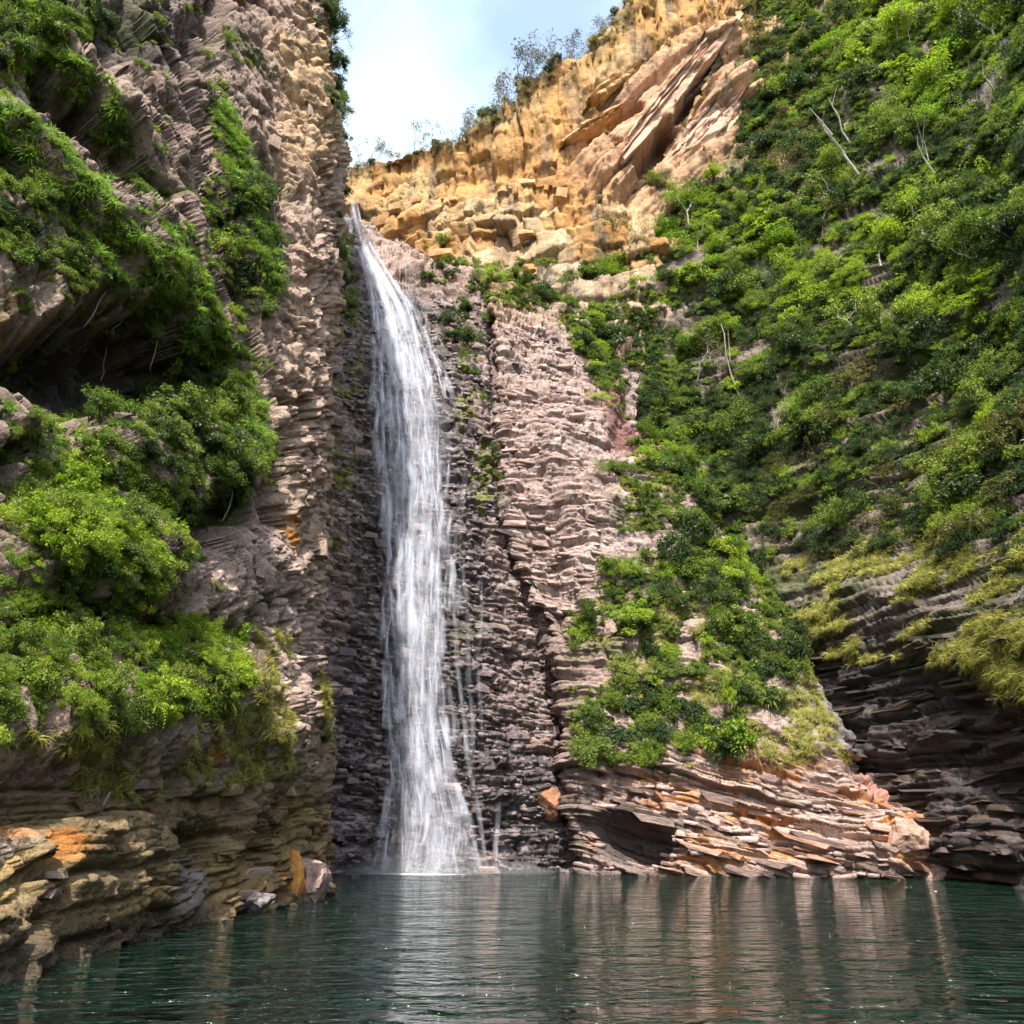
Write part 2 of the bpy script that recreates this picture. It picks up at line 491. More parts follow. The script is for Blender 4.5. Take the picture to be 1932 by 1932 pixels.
# ---- back wall behind the waterfall
fr = [0, 0.06, 0.12, 0.19, 0.27, 0.38, 0.5, 0.62, 0.73, 0.84, 0.93, 1.0]
yb = [88, 83, 79, 76, 73.5, 71.5, 70, 68.8, 67.6, 66.6, 65.8, 65.2]
bx = [500, 590, 650, 700, 760, 820, 880, 930, 975, 1040, 1120, 1200]
btop = [380, 385, 395, 425, 470, 500, 505, 520, 545, 560, 640, 700]
dx = [-7, -2.5, -0.3, 0.6, 0.8, 0.5, 0.2, 0.8, 2.0, 3.0, 3.4, 3.0]
C = []
for i, f in enumerate(fr):
    C.append([W(bx[j], btop[j] + f * (1650 - btop[j]), yb[i] + dx[j]) for j in range(len(bx))])
C.append([p + np.array((0, 0, -3.0)) for p in C[-1]])
C.insert(0, [p + np.array((0, 9, 1.0)) for p in C[0]])
BACK = Surf(C, 1.9)
P, N, px, py = BACK.flat()
wp = fbm(P, (6, 6, 3), 3, 121)
s_ = P[:, 2] + 0.10 * P[:, 0] + wp * 0.25
a_ = P[:, 0] + wp * 0.8
h1, g1, t1, k1 = blocks(s_, a_, 1.5, 4.0, 101)
h2, g2, t2, k2 = blocks(s_ + wp * 0.3, a_, 0.40, 1.0, 111)
h3, g3, t3, k3 = blocks(s_ + 5, a_ + 2, 0.27, 0.6, 131)
disp = fbm(P, (7, 7, 5), 3, 141) * 0.8 + fbm(P, (1.6, 1.6, 1.2), 3, 143) * 0.3 + (h1 - 0.5) * 0.55 - g1 * 0.3 + (h2 - 0.5) * 0.5 - g2 * 0.2 + (h3 - .5) * 0.22 + fbm(P, 0.8, 3, 151) * 0.12
crev = band(px, py, [(932, 600), (938, 760), (945, 950), (985, 1080), (1040, 1250), (1060, 1400)], 7, 10)
disp -= crev * 2.0
for cx, cy, rx, ry, d in [(1200, 1560, 70, 60, 2.5), (900, 1640, 120, 30, -1.2), (1040, 1520, 50, 90, -1.0), (700, 1600, 60, 40, -0.9), (950, 1450, 60, 60, -0.5)]:
    disp -= ell(px, py, cx, cy, rx, ry, 0, 0.5) * d
fall_x = np.interp(py, [400, 560, 700, 900, 1300, 1500, 1650], [662, 728, 768, 790, 788, 800, 800])
fall_w = np.interp(py, [400, 560, 700, 1000, 1300, 1500, 1650], [25, 70, 95, 120, 150, 190, 250])
n_big = fbm(P, 5, 4, 161)
wetm = 1 - sstep(np.abs(px - fall_x) / fall_w + n_big * 0.35, 0.75, 1.35)
lowwet = sstep(py, 1250, 1450)
rock = np.tile(c3(0.20, 0.145, 0.125), (len(P), 1))
rock = lay(rock, sstep(t2, 0.55, 0.95), c3(0.33, 0.24, 0.21))
rock = lay(rock, lowwet * sstep(t1, 0.55, 0.9) * 0.7, c3(0.34, 0.20, 0.13))
rock = lay(rock, np.clip(wetm * 0.85 + lowwet * 0.45, 0, 0.9), c3(0.055, 0.047, 0.05))
rock = lay(rock, sstep(t3, 0.7, 0.95) * 0.6, c3(0.30, 0.24, 0.24))
up = 1 - sstep(py, 480, 580)
rock = lay(rock, up * sstep(px, 670, 720), c3(0.36, 0.25, 0.20))
mossm = np.maximum.reduce([band(px, py, [(650, 520), (655, 700), (640, 900), (620, 1050)], 28, 22), band(px, py, [(860, 640), (900, 800), (915, 950)], 30, 20),
                           ell(px, py, 850, 1150, 60, 130) * 0.3])
rock = lay(rock, mossm * sstep(fbm(P, 1.2, 4, 171), -0.15, 0.35), c3(0.13, 0.135, 0.02))
rock *= (0.75 + 0.5 * t3)[:, None]
wl_ = 1 - sstep(P[:, 2], 0.1, 0.8)
extra = np.zeros((len(P), 3)); extra[:, 0] = np.clip(wetm + lowwet * 0.6 + wl_, 0, 1)
BACK.finish("cliff_back", disp, rock, extra, M['rock'], 0.3)
tag(BACK.o, "wet dark stepped rock wall behind the waterfall")

# ---- buttress: pink rock face and the spur running down to the water
rr = [540, 640, 760, 880, 1000, 1080, 1200, 1300, 1440, 1530, 1600, 1655]
Lx = [925, 930, 938, 942, 952, 968, 1022, 1045, 1070, 1085, 1092, 1098]
Rx = [1070, 1130, 1200, 1280, 1350, 1395, 1485, 1540, 1602, 1690, 1752, 1808]
yf = [84, 79.5, 76.2, 74.2, 72.8, 71.8, 70, 68.6, 66.8, 65.8, 65.0, 64.4]
tl = [11, 8, 5, 3, 1, -1, -2.6, -4, -5.4, -6.4, -7, -7.6]
C = []
for i, y in enumerate(rr):
    line = [W(Lx[i] + 26, y, yf[i] + 12), W(Lx[i] + 6, y, yf[i] + 5), W(Lx[i], y, yf[i] + 1.2)]
    for f in (0.06, 0.2, 0.36, 0.52, 0.68, 0.82, 0.93):
        line.append(W(Lx[i] + f * (Rx[i] - Lx[i]), y, yf[i] + tl[i] * f - 0.8 * math.sin(math.pi * f)))
    line += [W(Rx[i], y, yf[i] + tl[i] + 2), W(Rx[i] - 8, y, yf[i] + tl[i] + 6), W(Rx[i] - 60, y, yf[i] + tl[i] + 14)]
    C.append(line)
C.append([p + np.array((0, 0, -3.0)) for p in C[-1]])
C.insert(0, [p + np.array((2, 10, 1.5)) for p in C[0]])
BUT = Surf(C, 1.9)
P, N, px, py = BUT.flat()
wp = fbm(P, (6, 6, 4), 3, 221)
dip = sstep(py, 1200, 1450)
s_ = P[:, 2] + (0.05 + 0.22 * dip) * P[:, 0] + wp * 0.3
a_ = P[:, 0] + 0.5 * P[:, 1] + wp * 0.6
h1, g1, t1, k1 = blocks(s_, a_, 1.3, 6.0, 201)
h2, g2, t2, k2 = blocks(s_ + wp * 0.2, a_, 0.30, 2.2, 211)
h3, g3, t3, k3 = blocks(s_ + 5, a_ + 2, 0.22, 1.2, 231)
disp = fbm(P, (8, 8, 7), 3, 241) * 0.8 + (h1 - 0.5) * 0.6 - g1 * 0.3 + (h2 - 0.5) * 0.30 - g2 * 0.12 + (h3 - .5) * 0.16 + fbm(P, 0.8, 3, 251) * 0.2 + fbm(P, (2.2, 2.2, 3.5), 3, 253) * 0.35 - sstep(fbm(P, (0.9, 0.9, 1.4), 3, 255), 0.3, 0.7) * 0.4
for cx, cy, rx, ry, an, d in [(1195, 1585, 75, 38, 8, 2.4), (1150, 1480, 50, 40, 0, 1.2), (1060, 1160, 45, 60, -20, 1.4), (1210, 800, 50, 60, 30, 1.5),
                              (1020, 980, 40, 110, -15, 0.9), (1330, 1490, 140, 10, 12, 0.9), (1500, 1560, 170, 9, 13, 0.8), (1600, 1500, 60, 7, 13, .6)]:
    disp -= ell(px, py, cx, cy, rx, ry, an, 0.5) * d
for cx, cy, rx, ry, an, d in [(1450, 1600, 230, 60, 10, 1.4), (1700, 1590, 60, 50, 0, 1.0), (1100, 880, 110, 180, -10, 0.8), (1420, 1270, 90, 150, -25, 1.0)]:
    disp += ell(px, py, cx, cy, rx, ry, an, 0.6) * d
n_big = fbm(P, 5, 4, 261)
rock = np.tile(c3(0.34, 0.25, 0.22), (len(P), 1))
rock = lay(rock, sstep(n_big, 0.0, 0.5) * 0.6, c3(0.42, 0.33, 0.295))
rock = lay(rock, sstep(t2, 0.75, 0.95) * 0.5, c3(0.27, 0.17, 0.13))
rock = lay(rock, (1 - sstep(py, 520, 640)), c3(0.42, 0.28, 0.15))
rock = lay(rock, area(px, py, [(1130, 700), (1260, 700), (1300, 850), (1150, 850)], 25) * 0.85, c3(0.20, 0.085, 0.075))
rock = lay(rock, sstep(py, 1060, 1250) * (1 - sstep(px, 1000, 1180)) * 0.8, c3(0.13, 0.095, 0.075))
sp = sstep(py, 1390, 1470)
rock = lay(rock, sp * sstep(px, 1150, 1300), c3(0.38, 0.275, 0.23))
rock = lay(rock, sp * sstep(px, 1150, 1250) * sstep(fbm(P, (3, 3, 0.8), 3, 281) + (k2 - .5), 0.15, 0.5), c3(0.44, 0.21, 0.08))
rock = lay(rock, sp * sstep(k3, 0.66, 0.82) * 0.8, c3(0.09, 0.06, 0.05))
rock = lay(rock, ell(px, py, 1190, 1575, 95, 60, 8) * 0.9, c3(0.045, 0.035, 0.03))  # shade of the hollow at the spur's foot painted in near black
rock = lay(rock, band(px, py, [(1400, 1080), (1480, 1190), (1530, 1300), (1600, 1440)], 16, 10) * 0.8, c3(0.17, 0.16, 0.16))
rock = lay(rock, ell(px, py, 1680, 1480, 60, 30, 15), c3(0.42, 0.20, 0.17))
rock = lay(rock, ell(px, py, 1715, 1590, 45, 45), c3(0.42, 0.20, 0.10))
wl_ = 1 - sstep(P[:, 2] + n_big * 0.2, 0.05, 0.5)
rock = lay(rock, wl_ * 0.7, c3(0.06, 0.045, 0.04))
rock *= (0.8 + 0.4 * t3)[:, None]
mossm = sstep(fbm(P, 2.5, 4, 271), 0.1, 0.5) * area(px, py, [(1140, 880), (1300, 900), (1410, 1080), (1590, 1440), (1350, 1480), (1090, 1420), (1080, 1200), (1150, 1000)], 30)
rock = lay(rock, mossm * 0.75, c3(0.10, 0.11, 0.03))
extra = np.zeros((len(P), 3)); extra[:, 0] = wl_
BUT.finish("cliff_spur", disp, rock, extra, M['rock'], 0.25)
tag(BUT.o, "pink layered rock face and grassy spur running down to the water right of the waterfall")

# ---- right wall: dark layered wall at the water, wooded slope above
cx_ = [1000, 1100, 1250, 1400, 1550, 1700, 1850, 1932, 2100, 2400]
wy = [80, 79, 77, 73.5, 67.5, 60.5, 52.5, 47.5, 40, 32]
wpy = [1648, 1648, 1648, 1650, 1652, 1656, 1667, 1677, 1696, 1730]
rr = [-350, -100, 100, 300, 500, 700, 900, 1040, 1170, 1290, 1430, 1560]
sb = [34, 28, 23.5, 19.5, 15.5, 11.5, 7.5, 4.0, 1.6, 1.2, 0.9, 0.4]
C = []
for r, y in enumerate(rr):
    C.append([W(cx_[c], max(y, (470, 420, 330, 40)[c] + 0.08 * (y + 350)) if c < 4 else y, wy[c] + (sb[r] if c > 3 else np.interp(max(y, (470, 420, 330, 40)[c]), rr, sb)) * (1.0 if c < 8 else 0.85)) for c in range(10)])
C.append([W(cx_[c], wpy[c], wy[c]) for c in range(10)])
C.append([p + np.array((0, 0, -3.0)) for p in C[-1]])
C.insert(0, [p + np.array((15, 40, 4.0)) for p in C[0]])
C = [l + [l[-1] + np.array((3, -24.0, -0.15 * max(l[-1][2], 0))), l[-1] + np.array((4, -55.0, -0.3 * max(l[-1][2], 0)))] for l in C]
RIGHT = Surf(C, 3.7)
P, N, px, py = RIGHT.flat()
wp = fbm(P, (7, 7, 4), 3, 321)
s_ = P[:, 2] + 0.07 * P[:, 0] + 0.03 * P[:, 1] + wp * 0.3
a_ = P[:, 1] + 0.4 * P[:, 0] + wp * 0.6
h1, g1, t1, k1 = blocks(s_, a_, 1.4, 9.0, 301)
h2, g2, t2, k2 = blocks(s_ + wp * 0.15, a_, 0.42, 4.0, 311)
h3, g3, t3, k3 = blocks(s_ + 5, a_ + 2, 0.24, 2.2, 331)
disp = fbm(P, (9, 9, 8), 3, 341) * 1.2 + (h1 - 0.5) * 0.8 - g1 * 0.3 + (h2 - 0.5) * 0.5 - g2 * 0.2 + (h3 - .5) * 0.2 + fbm(P, 0.8, 3, 351) * 0.1
for cx, cy, rx, ry, an, d in [(1720, 1420, 200, 130, 10, 0.7), (1900, 1450, 120, 120, 0, 0.3), (1860, 620, 60, 30, 0, 2.5), (1750, 690, 140, 30, -8, 2.5), (1620, 950, 200, 14, -6, 1.5), (1900, 360, 60, 60, 0, 2.0)]:
    disp -= ell(px, py, cx, cy, rx, ry, an, 0.5) * d
for cx, cy, rx, ry, an, d in [(1720, 1180, 330, 60, 12, 0.8), (1900, 1290, 90, 40, 20, 0.8)]:
    disp += ell(px, py, cx, cy, rx, ry, an, 0.6) * d
n_big = fbm(P, 6, 4, 361)
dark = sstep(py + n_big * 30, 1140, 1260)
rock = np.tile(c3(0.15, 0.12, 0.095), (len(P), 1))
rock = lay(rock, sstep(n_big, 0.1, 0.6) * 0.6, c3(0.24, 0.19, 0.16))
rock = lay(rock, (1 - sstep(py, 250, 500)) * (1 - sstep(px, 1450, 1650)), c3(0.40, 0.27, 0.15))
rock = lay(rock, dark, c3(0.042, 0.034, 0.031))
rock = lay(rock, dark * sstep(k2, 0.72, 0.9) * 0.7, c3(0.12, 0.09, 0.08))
rock = lay(rock, dark * sstep(py, 1480, 1600) * sstep(fbm(P, (4, 4, 1), 3, 371), 0, 0.5) * 0.8, c3(0.16, 0.09, 0.04))
rock *= (0.75 + 0.5 * t3)[:, None]
moss = sstep(fbm(P, 3.0, 4, 391), -0.1, 0.4) * (1 - dark)
rock = lay(rock, moss * 0.8, c3(0.06, 0.075, 0.02))
wl_ = 1 - sstep(P[:, 2] + n_big * 0.2, 0.05, 0.5)
extra = np.zeros((len(P), 3)); extra[:, 0] = np.clip(dark * 0.35 + wl_, 0, 1)
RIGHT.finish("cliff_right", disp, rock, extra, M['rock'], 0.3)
tag(RIGHT.o, "wooded slope above a dark thinly layered wall at the pool's right shore")

# ---- ochre ridge at the head of the canyon
rx_ = [540, 620, 660, 720, 790, 860, 930, 1000, 1070, 1130, 1190, 1280, 1380, 1480, 1600]
rt = [345, 335, 318, 296, 278, 262, 225, 168, 118, 76, 10, -80, -160, -240, -320]
ry = [114, 110, 108, 105, 102, 100, 98, 96.5, 95.5, 95, 94.5, 95, 97, 101, 107]
fr = [0, 0.05, 0.14, 0.26, 0.4, 0.55, 0.72, 1.0]
ro = [0, -0.8, -1.5, -2.0, -2.4, -3.0, -4.0, -5.0]
C = []
for i, f in enumerate(fr):
    C.append([W(rx_[j], rt[j] + f * (800 - rt[j]), ry[j] + ro[i]) for j in range(len(rx_))])
C.insert(0, [p + np.array((0, 14.0, 1.0)) for p in C[0]])
C.insert(0, [p + np.array((0, 60.0, 6.0)) for p in C[0]])
RIDGE = Surf(C, 2.5)
P, N, px, py = RIDGE.flat()
wp = fbm(P, (6, 6, 6), 3, 421)
# vertical fluting to the left, slabs dipping towards lower left on the right part
h0, g0, t0, k0 = blocks(P[:, 0] + 0.3 * wp, P[:, 2] + 0.6 * wp, 0.9, 5.0, 401)
hv, gv, tv, kv = blocks(P[:, 0] + 0.5 * wp + 9, P[:, 2] + wp, 2.6, 7.0, 405)
s_ = P[:, 2] * 0.67 - P[:, 0] * 0.74 + wp * 0.3
a_ = P[:, 0] * 0.67 + P[:, 2] * 0.74
h1, g1, t1, k1 = blocks(s_, a_, 2.3, 16.0, 411)
h2, g2, t2, k2 = blocks(s_ + 2, a_, 0.5, 3.0, 431)
s2 = P[:, 2] - 0.15 * P[:, 0] + wp
h3, g3, t3, k3 = blocks(s2, P[:, 0] + wp, 2.8, 3.6, 441)
slab = area(px, py, [(1120, 170), (1340, 40), (1480, 60), (1450, 330), (1250, 420), (1080, 330)], 40)
blk = sstep(py, 330, 420) * (1 - slab)
disp = fbm(P, (10, 10, 8), 3, 451) * 1.1 + (1 - slab) * (1 - blk) * ((h0 - 0.5) * 0.5 - g0 * 0.2 + (hv - 0.5) * 1.5 - gv * 0.3) + slab * ((h1 - 0.5) * 3.4 - g1 * 0.5 + (h2 - 0.5) * 0.4) \
    + blk * ((h3 - 0.5) * 2.2 - g3 * 0.3 + (h0 - 0.5) * 0.5) + fbm(P, 1.0, 4, 461) * 0.18
disp -= band(px, py, [(700, 360), (850, 330), (960, 320), (1080, 260)], 10, 12) * 0.7
disp -= band(px, py, [(1212, 312), (1262, 248)], 17, 7) * 5.0 + band(px, py, [(1290, 215), (1325, 165)], 15, 7) * 4.0 + band(px, py, [(1290, 150), (1350, 90)], 14, 9) * 3.0 + band(px, py, [(1110, 240), (1200, 195)], 15, 7) * 4.0
n_big = fbm(P, 7, 4, 471)
rock = np.tile(c3(0.42, 0.23, 0.08), (len(P), 1))
rock = lay(rock, sstep(n_big, 0.0, 0.5) * 0.8, c3(0.46, 0.32, 0.15))
rock = lay(rock, sstep(-n_big, 0.15, 0.6) * 0.7, c3(0.44, 0.22, 0.07))
rock = lay(rock, slab * 0.75, c3(0.48, 0.28, 0.18))
rock = lay(rock, np.maximum(band(px, py, [(1212, 312), (1262, 248)], 17, 7), band(px, py, [(1290, 215), (1325, 165)], 15, 7)) * 0.8, c3(0.20, 0.07, 0.045))  # shadow in the gashes under the slabs painted as dark red-brown
rock = lay(rock, blk * sstep(t3, 0.4, 0.8) * 0.7, c3(0.46, 0.35, 0.22))
grey = sstep(fbm(P, (1.6, 1.6, 9), 3, 481), 0.2, 0.55) * 0.75
rock = lay(rock, grey, c3(0.24, 0.17, 0.10))
rock = lay(rock, sstep(py, 470, 540) * 0.7, c3(0.38, 0.29, 0.22))
veg = (1 - sstep(py - np.interp(px, rx_, rt), 0, 30)) * sstep(fbm(P, 2, 3, 491), -0.2, 0.3)
rock = lay(rock, veg * 0.8, c3(0.16, 0.13, 0.06))
rock *= (0.8 + 0.4 * np.where(slab > 0.5, t2, t0))[:, None]
extra = np.zeros((len(P), 3))
RIDGE.finish("cliff_ridge", disp, rock, extra, M['rock'], 0.2)
tag(RIDGE.o, "sunlit ochre cliff ridge at the head of the canyon under the sky")
#@@END_CLIFFS
# ------------------------------------------------------------------ pool
t = NT("pool_water")
co = t.add("ShaderNodeTexCoord").outputs["Object"]
mp = t.add("ShaderNodeMapping", {"Vector": co})
mp.inputs["Scale"].default_value = (0.75, 1.5, 1)
w1 = t.add("ShaderNodeTexNoise", {"Vector": mp.outputs[0], "Scale": 1.4, "Detail": 3.0, "Roughness": 0.5, "Distortion": 0.9})
w2 = t.add("ShaderNodeTexNoise", {"Vector": mp.outputs[0], "Scale": 0.38, "Detail": 2.0, "Distortion": 0.5})
hh = t.math('MULTIPLY_ADD', w2.outputs[0], 1.8, w1.outputs[0])
bp = t.add("ShaderNodeBump", {"Height": hh, "Strength": 1.0, "Distance": 0.8})
dn = t.add("ShaderNodeTexNoise", {"Vector": co, "Scale": 0.06, "Detail": 2.0})
wc = t.mix(t.ramp(dn.outputs[0], [(0.35, 0.0), (0.65, 1.0)]), (0.001, 0.006, 0.004), (0.002, 0.013, 0.005))
pw = t.add("ShaderNodeBsdfPrincipled", {"Base Color": wc, "Roughness": 0.04, "IOR": 1.33, "Normal": bp.outputs[0]})
t.l.new(pw.outputs[0], t.out.inputs[0])
M['pool'] = t.m
gx = np.linspace(-160, 160, 3)
V = [(x, y, 0) for y in (-120, 0, 140) for x in gx]
Q = [(r * 3 + c, r * 3 + c + 1, (r + 1) * 3 + c + 1, (r + 1) * 3 + c) for r in range(2) for c in range(2)]
pool = link("water", np_mesh("water", np.array(V, float), np.array(Q)), mats=[M['pool']])
tag(pool, "dark teal rippled pool at the foot of the waterfall", kind="structure")

# ------------------------------------------------------------------ waterfall
t = NT("falling_water")
fa = t.add("ShaderNodeAttribute", attribute_name="flow")
sp_ = t.add("ShaderNodeSeparateColor", {0: fa.outputs["Color"]})
u01, um, vm = sp_.outputs[0], sp_.outputs[1], sp_.outputs[2]
cv = t.add("ShaderNodeCombineXYZ", {0: t.math('MULTIPLY', um, 20 * 3.0), 1: t.math('MULTIPLY', vm, 100 * 0.26), 2: 0.0})
ns = t.add("ShaderNodeTexNoise", {"Vector": cv.outputs[0], "Scale": 1.0, "Detail": 5.0, "Roughness": 0.62, "Distortion": 0.25})
cv2 = t.add("ShaderNodeCombineXYZ", {0: t.math('MULTIPLY', um, 20 * 0.9), 1: t.math('MULTIPLY', vm, 100 * 0.7), 2: 4.0})
n2 = t.add("ShaderNodeTexNoise", {"Vector": cv2.outputs[0], "Scale": 1.0, "Detail": 3.0})
st = t.ramp(t.math('MULTIPLY_ADD', n2.outputs[0], 0.4, t.math('MULTIPLY', ns.outputs[0], 0.8)), [(0.47, 0.0), (0.60, 0.55), (0.72, 1.0)])
ed = t.math('MULTIPLY', t.math('MULTIPLY', u01, t.math('SUBTRACT', 1.0, u01)), 4.0)
ed = t.math('POWER', ed, 0.8)
al = t.math('MULTIPLY', t.math('MULTIPLY', st, ed), fa.outputs["Alpha"])
df = t.add("ShaderNodeBsdfDiffuse", {"Color": (0.85, 0.87, 0.95, 1)})
tl_ = t.add("ShaderNodeBsdfTranslucent", {"Color": (0.85, 0.87, 0.95, 1)})
m1 = t.add("ShaderNodeMixShader", {0: 0.4, 1: df.outputs[0], 2: tl_.outputs[0]})
tp = t.add("ShaderNodeBsdfTransparent")
m2 = t.add("ShaderNodeMixShader", {0: al, 1: tp.outputs[0], 2: m1.outputs[0]})
t.l.new(m2.outputs[0], t.out.inputs[0])
M['fall'] = t.m

BX_, BY_ = BACK.px[::5, ::5].ravel(), BACK.py[::5, ::5].ravel()
BB_, BN_ = BACK.B[::5, ::5].reshape(-1, 3), BACK.N[::5, ::5].reshape(-1, 3)
def on_back(x, y, off):
    k = int(np.argmin((BX_ - x) ** 2 + (BY_ - y) ** 2))
    p0, n = BB_[k], BN_[k]
    d = W(x, y, 10.0) - np.array((0, 0, CAM_H))
    o = np.array((0, 0, CAM_H))
    tt = np.dot(p0 - o, n) / np.dot(d, n)
    return o + d * tt + n * off

fpy = [398, 440, 490, 540, 590, 650, 720, 800, 900, 1000, 1150, 1300, 1420, 1500, 1580, 1651]
fcx = [659, 668, 686, 712, 738, 755, 767, 779, 788, 790, 788, 787, 795, 803, 806, 803]
fhw = [4, 7, 12, 22, 36, 48, 56, 61, 61, 58, 56, 56, 60, 66, 72, 80]

def ribbon(cx, y0, y1, hw, off, alpha, seed, nseg=None, m=5):
    """strip of falling water: cx(y), hw(y) in frame units, laid on the wall"""
    n = nseg or max(8, int((y1 - y0) / 16))
    V, A = [], []
    vlen = 0.0
    prev = None
    for i in range(n + 1):
        y = y0 + (y1 - y0) * i / n
        c, w = cx(y), hw(y)
        fade = min(1.0, i / (0.08 * n + 1e-6) + 0.25, (n - i) / (0.06 * n) + 0.35)
        for j in range(m):
            f = j / (m - 1)
            o = off * (1 + 0.35 * math.sin(math.pi * f))
            p = on_back(c + (f * 2 - 1) * w, y, o)
            if y > 1640: p[2] = max(p[2], 0.02)
            V.append(p)
            A.append((f, 0, 0, alpha * fade * float(np.interp(y, [600, 1300], [1.0, 0.9])) * (0.75 + 0.25 * math.sin(y / 23.0 + seed * 2.1))))
        mid = V[-1 - m // 2]
        if prev is not None: vlen += np.linalg.norm(mid - prev)
        prev = mid
        wid = np.linalg.norm(V[-1] - V[-m])
        for j in range(m):
            a = A[-m + j]
            A[-m + j] = (a[0], (a[0] * wid + seed * 7.7) / 20 % 40, (vlen + seed * 13) / 100, a[3])
    Q = [(i * m + j, i * m + j + 1, (i + 1) * m + j + 1, (i + 1) * m + j) for i in range(n) for j in range(m - 1)]
    return np_mesh("water_strand", np.array(V), np.array(Q), cols={"flow": np.array(A)}, smooth=True)

CXF = lambda y: float(np.interp(y, fpy, fcx))
HWF = lambda y: float(np.interp(y, fpy, fhw))
fall = empty("waterfall", (float(on_back(803, 1650, 0)[0]), 65.0, 0.0))
tag(fall, "tall white veil of falling water on the dark rock wall", "waterfall")
def add_strand(name, me):
    o = link(name, me, mats=[M['fall']])
    o.parent = fall
    o.matrix_parent_inverse = Matrix.Translation(-Vector(fall.location))
    return o
for k, (sc, of, al_) in enumerate([(1.12, 0.4, 0.30), (0.98, 0.65, 0.28), (0.78, 0.9, 0.30)]):
    add_strand("water_veil", ribbon(CXF, 398, 1651, lambda y, s=sc, k=k: HWF(y) * s * (1 + 0.10 * math.sin(y / 41 + k * 2) + 0.07 * math.sin(y / 17 + k)), of, al_, k + 1, m=13))
rs = random.Random(5)
cores = [(-0.82, 0.2), (-0.12, 0.2), (0.58, 0.22), (0.1, 0.6)]
for k in range(34):                                   # long streams
    mu, sg = rs.choice(cores)
    s0 = max(-1.0, min(1.0, rs.gauss(mu, sg)))
    y0 = max(398, rs.choice([398, 398, 430, 520, 600, 700, 850, 1000]) + rs.uniform(-30, 30))
    y1 = 1651 if rs.random() < 0.4 else min(1651, y0 + rs.uniform(200, 600))
    ph, am = rs.uniform(0, 6), rs.uniform(0.03, 0.10)
    w0 = rs.uniform(2.0, 6.5)
    add_strand("water_strand", ribbon(lambda y, s0=s0, ph=ph, am=am: CXF(y) + HWF(y) * (s0 + am * math.sin(y / 60 + ph) + 0.04 * math.sin(y / 19 + ph * 2)), y0, y1,
                                      lambda y, w0=w0, ph=ph: w0 * min(1, 0.35 + (y - 398) / 300) * (0.75 + 0.5 * math.sin(y / 29 + ph)), rs.uniform(0.7, 1.3), rs.uniform(0.35, 0.75), k + 11))
for k in range(170):                                  # short cascades springing from the ledges
    mu, sg = rs.choice(cores)
    s0 = max(-1.15, min(1.15, rs.gauss(mu, sg * 1.6)))
    y0 = 430 + rs.random() * 1190
    y0 = math.floor(y0 / 34) * 34 + rs.uniform(-5, 5)
    y1 = min(1651, y0 + rs.uniform(28, 130))
    ph = rs.uniform(0, 6)
    w0 = rs.uniform(2.0, 7.0)
    sl = rs.uniform(-0.12, 0.12)
    add_strand("water_strand", ribbon(lambda y, s0=s0, ph=ph, y0=y0, sl=sl: CXF(y) + HWF(y) * s0 + sl * (y - y0) + 1.2 * math.sin(y / 13 + ph), y0, y1,
                                      lambda y, w0=w0, y0=y0: w0 * min(1, 0.4 + (y0 - 398) / 300) * (0.7 + 0.02 * (y - y0)), rs.uniform(0.6, 1.3), rs.uniform(0.3, 0.8), k + 211, nseg=7))
# thin side trickles on the ledges right and left of the main fall
side = [([(880, 900), (868, 1000), (880, 1150), (885, 1300), (890, 1480)], 5.0, 0.2), ([(905, 1100), (898, 1250), (902, 1400)], 4.0, 0.18),
        ([(862, 1000), (858, 1150), (870, 1300), (880, 1420), (905, 1600), (912, 1651)], 5.0, 0.4), ([(845, 1420), (872, 1520), (900, 1651)], 9.0, 0.5),
        ([(930, 1520), (925, 1600), (928, 1651)], 5.0, 0.4), ([(705, 1560), (715, 1600), (700, 1651)], 5.0, 0.6), ([(735, 1480), (722, 1560), (730, 1651)], 9.0, 0.55),
        ([(860, 1500), (868, 1580), (862, 1651)], 10.0, 0.55), ([(720, 620), (716, 800), (735, 950), (732, 1100)], 4.0, 0.6)]
for k, (pts, w0, a_) in enumerate(side):
    ys, xs = [p[1] for p in pts], [p[0] for p in pts]
    add_strand("water_strand", ribbon(lambda y, xs=xs, ys=ys: float(np.interp(y, ys, xs)) + 1.5 * math.sin(y / 30), ys[0], ys[-1], lambda y, w0=w0: w0, 0.8, a_, k + 80))
# separate small trickle falling beside the dark hollow
tx, ty = [1045, 1052, 1075, 1090, 1092, 1100], [1440, 1490, 1520, 1570, 1610, 1651]
trk = empty("waterfall", (0, 0, 0))
tag(trk, "thin trickle of water dropping over ledges beside the dark hollow", "waterfall")
for k, (y0, y1, w0) in enumerate([(1440, 1545, 3.0), (1525, 1612, 4.0), (1590, 1651, 4.0)]):
    o = link("water_strand", ribbon(lambda y: float(np.interp(y, ty, tx)), y0, y1, lambda y, w0=w0: w0, 2.2, 1.0, 120 + k), mats=[M['fall']])
    o.parent = trk

